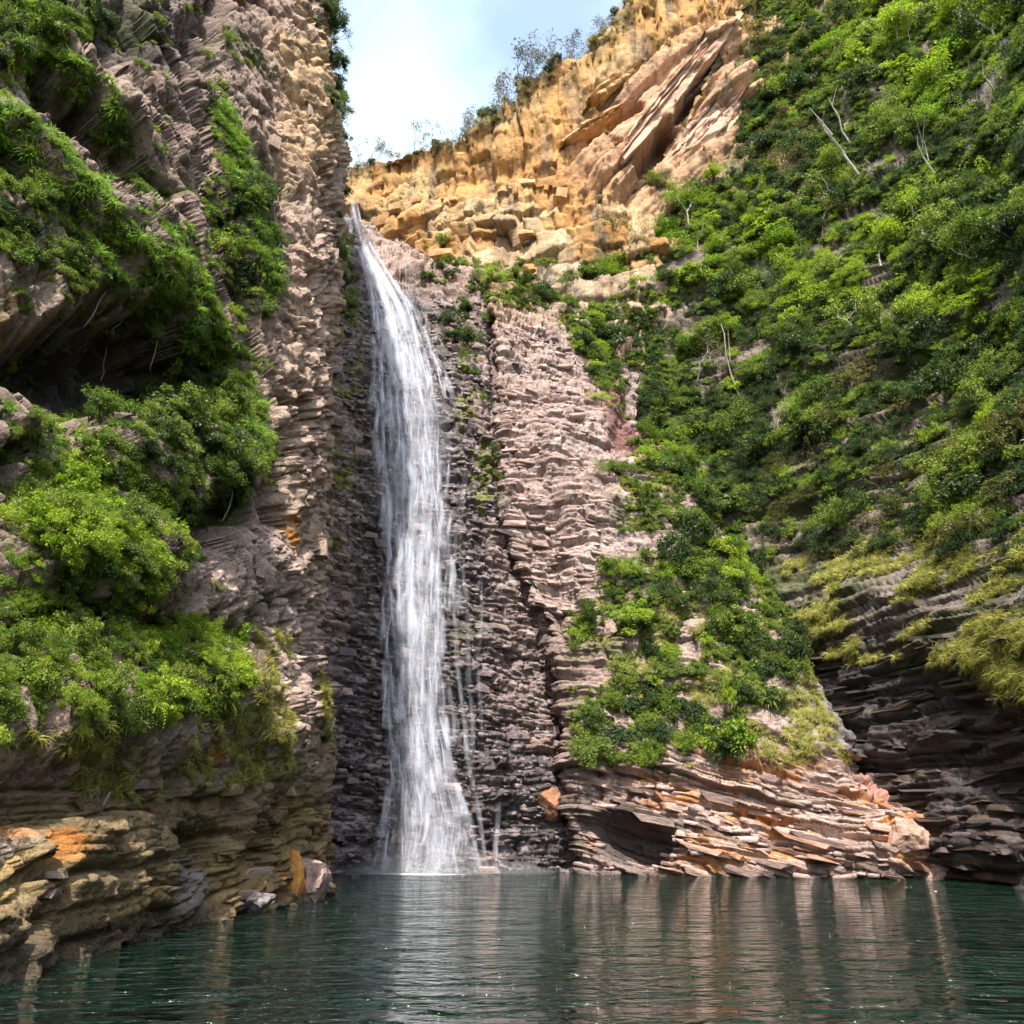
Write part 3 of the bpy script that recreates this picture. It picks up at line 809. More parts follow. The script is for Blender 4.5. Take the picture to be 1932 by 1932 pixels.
# foam where the fall meets the pool
t = NT("foam")
co = t.add("ShaderNodeTexCoord").outputs["Object"]
n1 = t.add("ShaderNodeTexNoise", {"Vector": co, "Scale": 2.6, "Detail": 7.0, "Roughness": 0.7})
fa = t.add("ShaderNodeAttribute", attribute_name="flow")
fs_ = t.add("ShaderNodeSeparateColor", {0: fa.outputs["Color"]})
al = t.ramp(t.math('ADD', n1.outputs[0], t.math('MULTIPLY_ADD', fs_.outputs[0], 0.9, -0.45)), [(0.5, 0.0), (0.75, 1.0)])
df = t.add("ShaderNodeBsdfDiffuse", {"Color": (0.8, 0.82, 0.85, 1)})
tp = t.add("ShaderNodeBsdfTransparent")
mx = t.add("ShaderNodeMixShader", {0: al, 1: tp.outputs[0], 2: df.outputs[0]})
t.l.new(mx.outputs[0], t.out.inputs[0])
M['foam'] = t.m
V, A, Q = [], [], []
n = 60
for i in range(n + 1):
    x = 640 + (1140 - 640) * i / n
    b = on_back(x, 1651, 0)
    s_ = math.exp(-((x - 805) / 100) ** 2)
    dpt = 0.7 + 4.5 * s_
    for j, f in enumerate((-2.5, 0.0, 0.4, 1.0)):
        V.append((b[0], b[1] - f * dpt if f > 0 else b[1] - f, 0.006 + 0.05 * s_ * (1 - abs(f) if f < 1 else 0) * 0))
        A.append(((0.5 + 0.5 * s_) * (1.0 if f <= 0 else 0.85 if f < 0.9 else 0.0), 0, 0, 1))
    if i < n:
        Q += [(i * 4 + j, i * 4 + 4 + j, i * 4 + 5 + j, i * 4 + 1 + j) for j in range(3)]
foam = link("foam", np_mesh("foam", np.array(V), np.array(Q), cols={"flow": np.array(A)}), mats=[M['foam']])
tag(foam, "white foam along the foot of the waterfall", "foam", kind="stuff")
V, Q = [], []
rs = np.random.default_rng(31)
tet = np.array([(1, 1, 1), (1, -1, -1), (-1, 1, -1), (-1, -1, 1)]) * 0.577
for k in range(5200):
    x_ = rs.normal(803, 62) if k % 5 else rs.uniform(680, 1110)
    b = on_back(x_, 1650, 0.9)
    z_ = abs(rs.normal(0, 0.55 if k % 5 else 0.2))
    c = np.array((b[0], b[1] - abs(rs.normal(0.3, 0.6)), 0.01 + z_))
    V.append(tet * rs.uniform(0.006, 0.022) + c)
    Q.append(np.array([(0, 1, 2), (0, 3, 1), (0, 2, 3), (1, 3, 2)]) + 4 * k)
spray = link("spray", np_mesh("spray", np.concatenate(V), np.concatenate(Q), tri=True), mats=[stone_mat("spray_white", (0.75, 0.77, 0.8), (0.85, 0.85, 0.87), 0.4)])
tag(spray, "fine white spray thrown up at the foot of the waterfall", "spray", kind="stuff")
t = NT("mist")
pv = t.add("ShaderNodeVolumePrincipled")
pv.inputs["Color"].default_value = (0.95, 0.96, 1.0, 1)
pv.inputs["Density"].default_value = 0.075
t.l.new(pv.outputs[0], t.out.inputs["Volume"])
bm = bmesh.new()
b = on_back(803, 1650, 0.6)
for cx_m, cy_m, cz_m, ra, rb, rc in ((0, -0.6, 0.3, 4.8, 1.9, 1.7), (0.3, -0.2, 0.8, 2.9, 1.3, 3.4), (1.0, -1.0, 0.1, 8.0, 2.6, 0.8)):
    bmesh.ops.create_icosphere(bm, subdivisions=3, radius=1.0, matrix=Matrix.Translation((b[0] + cx_m, b[1] + cy_m, cz_m)) @ Matrix.Diagonal((ra, rb, rc, 1)))
me = bpy.data.meshes.new("mist")
bm.to_mesh(me); bm.free()
mist = link("mist", me, mats=[t.m])
tag(mist, "pale mist hanging over the foot of the waterfall", "mist", kind="stuff")
# drifting bubbles and flecks on the pool
V, Q = [], []
rs = np.random.default_rng(12)
for k in range(60):
    yy = 12 + 50 * rs.random() ** 1.6
    xx = rs.normal(2, 0.28 * yy) if k % 2 else rs.normal(-0.06 * yy, 0.1 * yy)
    r_ = (0.005 + 0.008 * rs.random()) * (0.5 + yy / 30)
    b = len(V)
    for a in range(6):
        V.append((xx + 1.5 * r_ * math.cos(a * 1.047), yy + r_ * math.sin(a * 1.047), 0.004))
    V.append((xx, yy, 0.004 + r_ * 0.25))
    Q += [(b + a, b + (a + 1) % 6, b + 6) for a in range(6)]
bub = link("foam_bubbles", np_mesh("foam_bubbles", np.array(V), np.array(Q), tri=True, smooth=True), mats=[stone_mat("bubble_white", (0.7, 0.72, 0.72), (0.8, 0.8, 0.8), 0.3)])
tag(bub, "small white foam bubbles drifting on the dark pool", "bubbles", kind="stuff")

# ------------------------------------------------------------------ stones
def stone_proto(seed, mat, cham=0.05, jit=0.13):
    r = random.Random(seed)
    bm = bmesh.new()
    bmesh.ops.create_cube(bm, size=1.0)
    for v in bm.verts:
        v.co += Vector((r.uniform(-1, 1), r.uniform(-1, 1), r.uniform(-1, 1))) * jit * 1.3
    bmesh.ops.bevel(bm, geom=bm.edges[:] , offset=cham, segments=1, affect='EDGES')
    for v in bm.verts:
        v.co += Vector((r.uniform(-1, 1), r.uniform(-1, 1), r.uniform(-1, 1))) * jit * 0.35
    me = bpy.data.meshes.new("stone")
    bm.to_mesh(me)
    bm.free()
    me.materials.append(mat)
    return me

def basis(n, tilt=0.0, dipv=None):
    """columns: strike, into/out, bedding normal"""
    up = Vector(dipv) if dipv is not None else Vector((0, 0, 1))
    n = Vector(n)
    y = (n - up * n.dot(up)).normalized()
    x = y.cross(up).normalized()
    return Matrix((x, y, up)).transposed()

def put_stones(surf, mask, count, mats, size, dipv, seed, name="stone", embed=0.25):
    rg = np.random.default_rng(seed)
    protos = [stone_proto(seed * 31 + i, mats[i % len(mats)]) for i in range(3 * len(mats))]
    Ps, Ns, _ = surf.sample(mask, count, rg)
    for p, n in zip(Ps, Ns):
        o = bpy.data.objects.new(name, protos[rg.integers(len(protos))])
        COL.objects.link(o)
        k = min(1.45, math.exp(rg.normal(-0.1, 0.45)))
        sx, sy, sz = size[0] * k * rg.uniform(0.6, 1.5), size[1] * k, size[2] * k * rg.uniform(0.7, 1.3)
        b = basis(n, 0, dipv) @ Matrix.Rotation(rg.normal(0, 0.12), 3, 'Z') @ Matrix.Rotation(rg.normal(0, 0.06), 3, 'Y')
        m = b.to_4x4() @ Matrix.Diagonal((sx, sy, sz, 1))
        m.translation = Vector(p) - Vector(n) * sy * embed
        o.matrix_world = m
        o.parent = surf.o

def loose_stones(surf, mask, count, mat, size, dipv, seed, name):
    """smaller stones of the same beds, joined"""
    rg = np.random.default_rng(seed)
    Ps, Ns, _ = surf.sample(mask, count, rg)
    cube = np.array([(x, y, z) for x in (-.5, .5) for y in (-.5, .5) for z in (-.5, .5)])
    FQ = np.array([(0, 1, 3, 2), (4, 6, 7, 5), (0, 4, 5, 1), (2, 3, 7, 6), (0, 2, 6, 4), (1, 5, 7, 3)])
    V, Q = [], []
    for i, (p, n) in enumerate(zip(Ps, Ns)):
        k = min(1.45, math.exp(rg.normal(-0.1, 0.45)))
        b = np.array(basis(n, 0, dipv) @ Matrix.Rotation(rg.normal(0, 0.2), 3, 'Z') @ Matrix.Rotation(rg.normal(0, 0.1), 3, 'Y'))
        c = (cube + rg.uniform(-0.13, 0.13, (8, 3))) * (size[0] * k * rg.uniform(0.6, 1.5), size[1] * k, size[2] * k * rg.uniform(0.7, 1.3))
        V.append(c @ b.T + p - n * size[1] * k * 0.25)
        Q.append(FQ + 8 * i)
    o = link(name, np_mesh(name, np.concatenate(V), np.concatenate(Q)), surf.o, [mat])
    o["kind"] = "stuff"

def msk(s, f): return f(s.qx, s.qy)
inframe = lambda x, y: ((x > -60) & (x < 1990) & (y > -60) & (y < 1990)).astype(float)
db = (0.10, 0, -1.0); db = tuple(-np.array((-0.10, 0, -1.0)) / np.linalg.norm((0.1, 0, 1)))
m_back = msk(BACK, lambda x, y: ((x > 615) & (x < 1110) & (y > 560) & (y < 1645)) * 1.0)
put_stones(BACK, m_back, 200, [M['stone_wet'], M['stone_wet'], M['stone_pink']], (0.85, 0.7, 0.36), db, 1)
loose_stones(BACK, m_back, 3600, M['stone_wet'], (0.42, 0.4, 0.18), db, 2, "ledge_stones")
ds = np.array((0.24, 0, 1.0)); ds = tuple(ds / np.linalg.norm(ds))
m_sp = msk(BUT, lambda x, y: ((y > 1400) & (y < 1655) & (x > 1100) & (x < 1830)) * (1.0 + 2 * (y > 1480)))
m_sp = m_sp * msk(BUT, lambda x, y: 1 - ell(x, y, 1195, 1580, 85, 50, 8, 0.2))
put_stones(BUT, m_sp, 170, [M['stone_spur'], M['stone_spur'], M['stone_pink']], (1.7, 1.0, 0.28), ds, 3, "slab")
m_pk = msk(BUT, lambda x, y: area(x, y, [(940, 620), (1100, 640), (1140, 900), (1170, 1150), (1060, 1200), (960, 1000)], 10))
put_stones(BUT, m_pk, 60, [M['stone_pink']], (1.3, 0.8, 0.28), (0.05, 0, 0.9987), 4)
loose_stones(BUT, np.maximum(m_pk, m_sp * 0.5), 700, M['stone_pink'], (0.8, 0.45, 0.18), (0.1, 0, 0.995), 5, "ledge_stones")
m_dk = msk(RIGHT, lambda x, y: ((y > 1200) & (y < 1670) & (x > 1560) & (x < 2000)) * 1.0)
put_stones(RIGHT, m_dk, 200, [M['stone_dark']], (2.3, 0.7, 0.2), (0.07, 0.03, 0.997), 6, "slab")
dl = np.array((0, -0.10, 1.0)); dl = tuple(dl / np.linalg.norm(dl))
m_lo = msk(LEFT, lambda x, y: ((y > 1470) & (y < 1830) & (x > -60) & (x < 620)) * 1.0)
put_stones(LEFT, m_lo, 130, [M['stone_brown'], M['stone_brown'], M['stone_tan']], (1.0, 0.6, 0.24), dl, 7, "slab", 0.36)
m_ed = msk(LEFT, lambda x, y: ((y > -20) & (y < 1400) & (x > 430) & (x < 640)) * 1.0)
put_stones(LEFT, m_ed, 130, [M['stone_tan']], (0.34, 0.42, 0.5), (0.0, 0, 1.0), 8)
m_rg = msk(RIDGE, lambda x, y: area(x, y, [(680, 360), (900, 330), (1080, 330), (1100, 480), (900, 540), (720, 480)], 20))
put_stones(RIDGE, m_rg, 60, [M['stone_ochre']], (1.5, 1.6, 1.0), (0.1, 0, 0.995), 9, "rock")

def rock_lump(name, loc, size, mat, seed, label=None, cat=None, group=None, rot=0.0, sharp=0.35, parent=None):
    """angular boulder: faceted, cut by random planes"""
    r = random.Random(seed)
    bm = bmesh.new()
    bmesh.ops.create_icosphere(bm, subdivisions=4, radius=1.0)
    cuts = [(Vector((r.gauss(0, 1), r.gauss(0, 1), r.gauss(0, 1))).normalized(), r.uniform(0.45, 0.8)) for _ in range(16)]
    for v in bm.verts:
        for n, d in cuts:
            e = v.co.dot(n) - d
            if e > 0: v.co -= n * e
    co = np.array([v.co[:] for v in bm.verts])
    nz = fbm(co + seed, 0.35, 3, 7)
    for v, z in zip(bm.verts, nz):
        v.co *= 1 + 0.13 * z
        v.co = Vector((v.co.x * size[0], v.co.y * size[1], v.co.z * size[2]))
    me = bpy.data.meshes.new(name)
    bm.to_mesh(me); bm.free()
    o = link(name, me, parent, [mat])
    o.location = loc
    o.rotation_euler = (r.uniform(-.1, .1), r.uniform(-.1, .1), rot)
    if label: tag(o, label, cat, group)
    return o
p = W(545, 1683, 38.2); rock_lump("boulder", (p[0], p[1], 0.75), (0.95, 1.0, 1.35), M['stone_rust'], 3, "rust orange boulder at the tip of the left cliff in the water", "boulder")
p = W(590, 1672, 39.0); rock_lump("boulder", (p[0] + .1, p[1], 0.8), (0.9, 1.1, 1.2), M['stone_pink'], 5, "pinkish boulder touching the water beside the rust orange one", "boulder", rot=0.5)
p = W(478, 1712, 33.5); rock_lump("boulder", (p[0], p[1], 0.3), (0.85, 0.7, 0.6), M['stone_grey'], 8, "low grey boulder at the left cliff's waterline", "boulder", rot=0.3)
p = W(415, 1725, 30.5); rock_lump("boulder", (p[0], p[1], 0.1), (0.7, 0.6, 0.4), M['stone_brown'], 11, "flat brown boulder half sunk by the left shore", "boulder", rot=1.0)
p = W(1775, 1645, 57.0); rock_lump("boulder", (p[0], p[1], 0.3), (1.5, 1.2, 0.9), M['stone_spur'], 13, "pale boulder at the tip of the spur in the water", "boulder", rot=0.2)
p, n_ = BUT.at(1712, 1588); rock_lump("boulder", tuple(p), (1.4, 1.2, 1.4), M['stone_spur'], 17, "rounded pinkish-orange boulder near the end of the spur", "boulder", rot=0.7)
p, n_ = BUT.at(1152, 1190); rock_lump("boulder", tuple(p + n_ * 0.3), (0.75, 0.7, 1.0), M['stone_pink'], 19, "small pale boulder among green plants right of the waterfall", "boulder")
p, n_ = BACK.at(1040, 1515); rock_lump("boulder", tuple(p + n_ * 0.2), (1.5, 1.3, 1.4), M['stone_spur'], 23, "orange streaked block of rock beside the thin trickle", "boulder", rot=0.4)

# big tilted slabs jutting from the ochre ridge
def beam(a, b, thick, deep, mat, seed, name="rock_slab"):
    a, b = Vector(a), Vector(b)
    x = (b - a)
    L = x.length
    x.normalize()
    y = (Vector((0.2, -1, 0)) - x * x.dot(Vector((0.2, -1, 0)))).normalized()
    z = x.cross(y)
    r = random.Random(seed)
    bm = bmesh.new()
    bmesh.ops.create_cube(bm, size=1.0)
    bmesh.ops.subdivide_edges(bm, edges=bm.edges[:], cuts=26, use_grid_fill=True)
    c0 = np.array([v.co[:] for v in bm.verts])
    co = c0 * (L, deep, thick)
    n1_ = fbm(co + seed * 3, (4.0, 3.0, 2.0), 3, seed)
    n2_ = fbm(co + seed * 5, 0.7, 3, seed + 1)
    bh, bg_, _, bk = blocks(co[:, 2] + 0.15 * n1_ + 50, co[:, 0] + n1_, thick * 0.28, L * 0.22, seed + 2)
    face = sstep(c0[:, 1], 0.3, 0.5)
    co[:, 1] += face * ((bh - 0.5) * 0.9 - bg_ * 0.3) + n1_ * 0.5
    endt = sstep(np.abs(c0[:, 0]), 0.3, 0.5)
    co[:, 0] += np.sign(c0[:, 0]) * endt * ((bk - 0.5) * 3.0 + n1_ * 1.2)
    co[:, 2] = co[:, 2] * (1 - 0.35 * endt * (0.5 + bk)) + n1_ * 0.35 + n2_ * 0.12
    co[:, 1] += n2_ * 0.15
    for v, c in zip(bm.verts, co):
        v.co = Vector(c)
    me = bpy.data.meshes.new(name)
    bm.to_mesh(me); bm.free()
    o = link(name, me, None, [mat])
    m = Matrix((x, y, z)).transposed().to_4x4()
    m.translation = (a + b) / 2
    o.matrix_world = m
    o.parent = RIDGE.o
    return o
beam(W(1172, 305, 93.6), W(1368, 66, 97.0), 2.4, 6.0, M['stone_slab'], 1)
beam(W(1275, 318, 94.8), W(1425, 150, 98.5), 4.4, 4.5, M['stone_slab'], 2)
beam(W(1112, 205, 94.6), W(1205, 142, 96.2), 1.5, 5.0, M['stone_ochre'], 4)
beam(W(1070, 275, 93.6), W(1160, 222, 95.0), 1.2, 4.0, M['stone_ochre'], 5)
beam(W(1235, 140, 96.0), W(1340, 30, 98.4), 1.7, 4.5, M['stone_ochre'], 6)

# ------------------------------------------------------------------ plants
def leaf_quads(pos, d, nrm, ln, wd, rg):
    """one folded diamond leaf per row"""
    s = np.cross(d, nrm)
    s /= np.linalg.norm(s, axis=1, keepdims=True) + 1e-9
    nn = np.cross(s, d)
    l = ln[:, None]; w = wd[:, None]
    a = pos
    b = pos + d * l * 0.45 + s * w * 0.5 + nn * l * 0.06
    c = pos + d * l - nn * l * 0.15
    e = pos + d * l * 0.45 - s * w * 0.5 + nn * l * 0.06
    V = np.stack((a, b, c, e), 1).reshape(-1, 3)
    Q = np.arange(len(V)).reshape(-1, 4)
    return V, Q

def unit(v): return v / (np.linalg.norm(v, axis=-1, keepdims=True) + 1e-9)

def tube(V, Q, pts, rad, sides=5):
    pts = [Vector(p) for p in pts]
    b = len(V)
    for i, p in enumerate(pts):
        d = (pts[min(i + 1, len(pts) - 1)] - pts[max(i - 1, 0)]).normalized()
        x = d.orthogonal().normalized()
        y = d.cross(x)
        for k in range(sides):
            a = 2 * math.pi * k / sides
            V.append(tuple(p + (x * math.cos(a) + y * math.sin(a)) * rad[i]))
    for i in range(len(pts) - 1):
        for k in range(sides):
            Q.append((b + i * sides + k, b + i * sides + (k + 1) % sides, b + (i + 1) * sides + (k + 1) % sides, b + (i + 1) * sides + k))

def crown(seed, nclump, nleaf, ln, rx=1.0, rz=0.8, zc=0.7, clump_r=0.33, up=0.5):
    rg = np.random.default_rng(seed)
    c = unit(rg.normal(size=(nclump, 3))) * (rg.random((nclump, 1)) ** 0.4)
    c[:, 2] = np.abs(c[:, 2]) * 1.2 - 0.25
    c *= (rx, rx, rz)
    c[:, 2] += zc
    c[:, :2] *= rg.uniform(0.7, 1.35, (nclump, 1))
    cr = clump_r * rg.uniform(0.35, 1.35, nclump)
    k = rg.integers(nclump, size=nleaf)
    o = unit(rg.normal(size=(nleaf, 3)))
    o[:, 2] = o[:, 2] * 0.75 + 0.1
    pos = c[k] + o * cr[k][:, None] * (rg.random((nleaf, 1)) ** 0.35)
    d = unit(o * 0.7 + rg.normal(size=(nleaf, 3)) * 0.6 + (0, 0, -0.35))
    nr = unit(np.array((0, 0, up)) + o * 0.5 + rg.normal(size=(nleaf, 3)) * 0.45)
    l = ln * rg.uniform(0.6, 1.4, nleaf)
    V, Q = leaf_quads(pos, d, nr, l, l * 0.55, rg)
    return V, Q, c

def shrub_mesh(seed, mat, n=1700, ln=0.11, rx=1.0, rz=0.75, ncl=26):
    V, Q, c = crown(seed, ncl, n, ln, rx, rz, 0.5)
    me = np_mesh("shrub", V, Q)
    sv, sq = [], []
    r = random.Random(seed)
    for q in c[:9]:
        q = Vector(q)
        tube(sv, sq, [(0, 0, -0.3), tuple(q * 0.5 + Vector((r.uniform(-.1, .1), r.uniform(-.1, .1), 0))), tuple(q)], [0.035, 0.022, 0.008], 4)
    b = len(V)
    V2 = np.concatenate((V, np.array(sv)))
    Q2 = np.concatenate((Q, np.array(sq) + b))
    me = np_mesh("shrub", V2, Q2)
    me.materials.append(mat); me.materials.append(M['bark'])
    mi = np.zeros(len(Q2), np.int32); mi[len(Q):] = 1
    me.polygons.foreach_set("material_index", mi)
    return me

def blade_mesh(seed, n, length, width, droop, spread, mat, seg=4):
    """tuft of arching blades"""
    rg = np.random.default_rng(seed)
    V, Q = [], []
    for i in range(n):
        az = rg.uniform(0, 6.283)
        out = np.array((math.cos(az), math.sin(az), 0))
        sd = np.array((-math.sin(az), math.cos(az), 0))
        L = length * rg.uniform(0.5, 1.2)
        sp_ = spread * rg.uniform(0.3, 1.2)
        p = out * 0.05 * rg.random()
        an = math.pi / 2 - sp_ * 0.5
        b = len(V)
        for k in range(seg + 1):
            w = width * (1 - (k / seg) ** 1.5) * 0.5 + 0.002
            V += [p - sd * w, p + sd * w]
            p = p + (out * math.cos(an) + np.array((0, 0, math.sin(an)))) * L / seg
            an -= droop * rg.uniform(0.6, 1.3) / seg
        Q += [(b + 2 * k, b + 2 * k + 1, b + 2 * k + 3, b + 2 * k + 2) for k in range(seg)]
    me = np_mesh("grass_tuft", np.array(V), np.array(Q))
    me.materials.append(mat)
    return me

def fern_mesh(seed, mat, nf=11, L=1.0):
    rg = np.random.default_rng(seed)
    V, Q = [], []
    for i in range(nf):
        az = 6.283 * i / nf + rg.uniform(-.3, .3)
        out = np.array((math.cos(az), math.sin(az), 0)); sd = np.array((-math.sin(az), math.cos(az), 0))
        l = L * rg.uniform(0.7, 1.15)
        p = np.zeros(3); an = rg.uniform(0.9, 1.25)
        ns = 12
        for k in range(ns):
            d = out * math.cos(an) + np.array((0, 0, math.sin(an)))
            p = p + d * l / ns
            an -= 0.16
            w = l * 0.24 * math.sin(math.pi * (0.12 + 0.85 * k / ns))
            nn = np.cross(sd, d)
            for s in (-1, 1):
                b = len(V)
                t_ = p + sd * s * w + d * w * 0.35 - nn * 0 - np.array((0, 0, w * 0.25))
                V += [p - d * 0.028 * L, p + (t_ - p) * 0.5 + d * 0.03 * L, t_, p + d * 0.03 * L]
                Q.append((b, b + 1, b + 2, b + 3))
    me = np_mesh("fern", np.array(V), np.array(Q))
    me.materials.append(mat)
    return me

def orient(n, lean, spin, sc, p):
    z = (Vector(n) * lean + Vector((0, 0, 1)) * (1 - lean)).normalized()
    q = z.to_track_quat('Z', 'Y').to_matrix() @ Matrix.Rotation(spin, 3, 'Z')
    m = q.to_4x4() @ Matrix.Diagonal((sc[0], sc[1], sc[2], 1))
    m.translation = Vector(p)
    return m

MARKS = {
 "RIGHT": [(1585, 270, "the thickest leaning pale trunk"), (1750, 300, "the crooked pale trunk"), (1378, 680, "the long thin pale stem"), (1300, 420, "the bright tree under the ochre slabs"),
           (1790, 190, "the largest bright tree"), (1660, 500, "the bright tree in mid slope"), (1850, 520, "the tree at the frame edge"), (1480, 500, "the yellow-green tree by the slabs"),
           (1150, 445, "the slender tree under the ridge"), (1220, 790, "the dark red rock"), (1420, 1060, "the top of the grassy spur"), (1800, 1100, "the grassy ledge"),
           (1880, 90, "the dark tree in the corner"), (1450, 150, "the end of the ochre ridge"), (1750, 690, "the dark gap in the slope"), (1650, 950, "the shadowed crack above the grass")],
 "LEFT": [(600, 30, "the cliff's top edge"), (640, 200, "the cliff's bulge against the sky"), (640, 440, "the fall's lip"), (120, 230, "the slanting dark cleft"), (90, 690, "the dark hollow"), (470, 430, "the upright green strip"), (230, 60, "the dark top recess"), (250, 1188, "the long dark crack"),
          (150, 400, "the bright grass band"), (440, 1080, "the pale pink rock face"), (400, 950, "the shaded overhang"), (0, 1300, "the frame edge on the ledge"), (420, 1300, "the hanging grass corner"), (340, 620, "the end of the grass band"), (150, 1050, "the bulging bright plants")],
 "BUT": [(1152, 1190, "the small pale boulder"), (1400, 1080, "the top of the spur"), (1440, 1300, "the yellow grass patch"), (1100, 1400, "the dark hollow"), (1160, 850, "the dark red rock"), (960, 555, "the pink face's upper corner"), (1060, 570, "the pink face's top"), (1130, 670, "the pink face's shoulder"), (1240, 900, "the green flank's top"), (1330, 980, "the spur's head"), (1250, 1200, "the green flank's middle"), (1500, 1210, "the spur's edge"), (1250, 1400, "the layered slabs")],
 "BACK": [(745, 560, "the fall's bend"), (880, 520, "the pink face's top"), (655, 540, "the left cliff's edge"), (920, 800, "the deep crevice")],
 "RIDGE": [(700, 310, "the fall's notch"), (850, 265, "the middle of the rim"), (960, 200, "the first tall rim tree"), (1060, 120, "the tallest rim trees"), (1150, 50, "the rim's top"), (800, 500, "the fall's bend"), (950, 500, "the ochre blocks"), (1080, 500, "the slender tree"), (1300, 420, "the tilted slabs")],
}
def where_label(base, surf, p, k, size):
    x, y = (float(v) for v in proj(np.asarray(p)))
    key = [n for n, q in (("RIGHT", RIGHT), ("LEFT", LEFT), ("BUT", BUT), ("BACK", BACK), ("RIDGE", RIDGE)) if q is surf][0]
    mx, my, nm = min(MARKS[key], key=lambda m: (m[0] - x) ** 2 + (m[1] - y) ** 2)
    dx_, dy_ = x - mx, y - my
    d = math.hypot(dx_, dy_)
    rel = "beside" if d < 25 else ("far " if d > 110 else "") + (("right of" if dx_ > 0 else "left of") if abs(dx_) > abs(dy_) else ("below" if dy_ > 0 else "above"))
    f = (k - size[0]) / (size[1] - size[0])
    sz = "small" if f < 0.33 else "large" if f > 0.66 else "medium"
    return f"{sz} {base} {rel} {nm}"

def scatter(surf, mask, n, protos, size, name, label, cat, group, seed, lean=0.45, mind=0.0, out=0.0):
    rg = np.random.default_rng(seed)
    Ps, Ns, _ = surf.sample(mask, n * (3 if mind else 1), rg)
    kept = []
    for p, nn in zip(Ps, Ns):
        if len(kept) >= n: break
        if mind and kept and np.min(np.sum((np.array(kept) - p) ** 2, 1)) < mind * mind: continue
        kept.append(p)
        o = bpy.data.objects.new(name, protos[rg.integers(len(protos))])
        COL.objects.link(o)
        k = rg.uniform(*size)
        o.matrix_world = orient(nn, lean, rg.uniform(0, 6.28), (k * rg.uniform(.6, 1.4), k * rg.uniform(.6, 1.4), k * rg.uniform(.6, 1.4)), p + nn * out * k)
        tag(o, where_label(label, surf, p, k, size), cat, group)
    return len(kept)

# ground cover as one mass: instances of a tuft on scattered points
def gn_scatter(name, surf, mask, n, proto, size, seed, label, cat, lean=0.5, out=0.0):
    rg = np.random.default_rng(seed)
    Ps, Ns, _ = surf.sample(mask, n, rg)
    me = bpy.data.meshes.new(name)
    me.vertices.add(n)
    me.vertices.foreach_set("co", (Ps + Ns * out).astype(np.float32).ravel())
    rot = np.zeros((n, 3), np.float32)
    for i in range(n):
        rot[i] = orient(Ns[i], lean, rg.uniform(0, 6.28), (1, 1, 1), (0, 0, 0)).to_euler()
    me.attributes.new("rot", 'FLOAT_VECTOR', 'POINT').data.foreach_set("vector", rot.ravel())
    me.attributes.new("size", 'FLOAT', 'POINT').data.foreach_set("value", rg.uniform(size[0], size[1], n).astype(np.float32))
    o = link(name, me)
    ng = bpy.data.node_groups.new(name, 'GeometryNodeTree')
    ng.interface.new_socket("Geometry", in_out='INPUT', socket_type='NodeSocketGeometry')
    ng.interface.new_socket("Geometry", in_out='OUTPUT', socket_type='NodeSocketGeometry')
    N_ = ng.nodes
    gi, go = N_.new("NodeGroupInput"), N_.new("NodeGroupOutput")
    ip, oi = N_.new("GeometryNodeInstanceOnPoints"), N_.new("GeometryNodeObjectInfo")
    oi.inputs[0].default_value = proto
    oi.transform_space = 'ORIGINAL'
    a1, a2 = N_.new("GeometryNodeInputNamedAttribute"), N_.new("GeometryNodeInputNamedAttribute")
    a1.data_type, a2.data_type = 'FLOAT_VECTOR', 'FLOAT'
    a1.inputs[0].default_value, a2.inputs[0].default_value = "rot", "size"
    er = N_.new("FunctionNodeEulerToRotation")
    L = ng.links
    L.new(gi.outputs[0], ip.inputs["Points"])
    L.new(oi.outputs["Geometry"], ip.inputs["Instance"])
    L.new(a1.outputs[0], er.inputs[0])
    L.new(er.outputs[0], ip.inputs["Rotation"])
    L.new(a2.outputs[0], ip.inputs["Scale"])
    L.new(ip.outputs[0], go.inputs[0])
    mod = o.modifiers.new("scatter", 'NODES')
    mod.node_group = ng
    tag(o, label, cat, kind="stuff")
    return o

def lone(name, me, surf, px_, py_, sc, label, cat, lean=0.5):
    p, n = surf.at(px_, py_)
    o = link(name, me)
    o.matrix_world = orient(n, lean, 1.0, (sc, sc, sc), p)
    tag(o, label, cat)
    return o
#@@MASKS
SH = {}
for key, mat, kw in (("bright", 'leaf_bright', dict(n=2200, ln=0.11)), ("mid", 'leaf_mid', dict(n=2200, ln=0.115)), ("dark", 'leaf_dark', dict(n=2200, ln=0.12)), ("dry", 'leaf_dry', dict(n=1100, ln=0.10))):
    SH[key] = [shrub_mesh(hash(key) % 97 * 0 + {"bright": 1, "mid": 2, "dark": 3, "dry": 4}[key] * 50 + i, M[mat], rx=1.0 + 0.15 * (i % 2), rz=(0.65, 0.9, 0.75, 1.1)[i % 4], **dict(kw, ln=kw['ln'] * (1.0, 0.75, 1.5, 1.1)[i], n=int(kw['n'] * (1.0, 1.5, 0.6, 0.9)[i]), ncl=(26, 40, 18, 14)[i])) for i in range(4)]
G_yel = blade_mesh(1, 34, 1.1, 0.07, 2.6, 0.9, M['grass_yellow'], 5)
G_grn = blade_mesh(2, 38, 1.1, 0.07, 2.3, 1.0, M['grass_green'])
G_dry = blade_mesh(3, 45, 1.0, 0.035, 1.6, 0.9, M['grass_dry'])
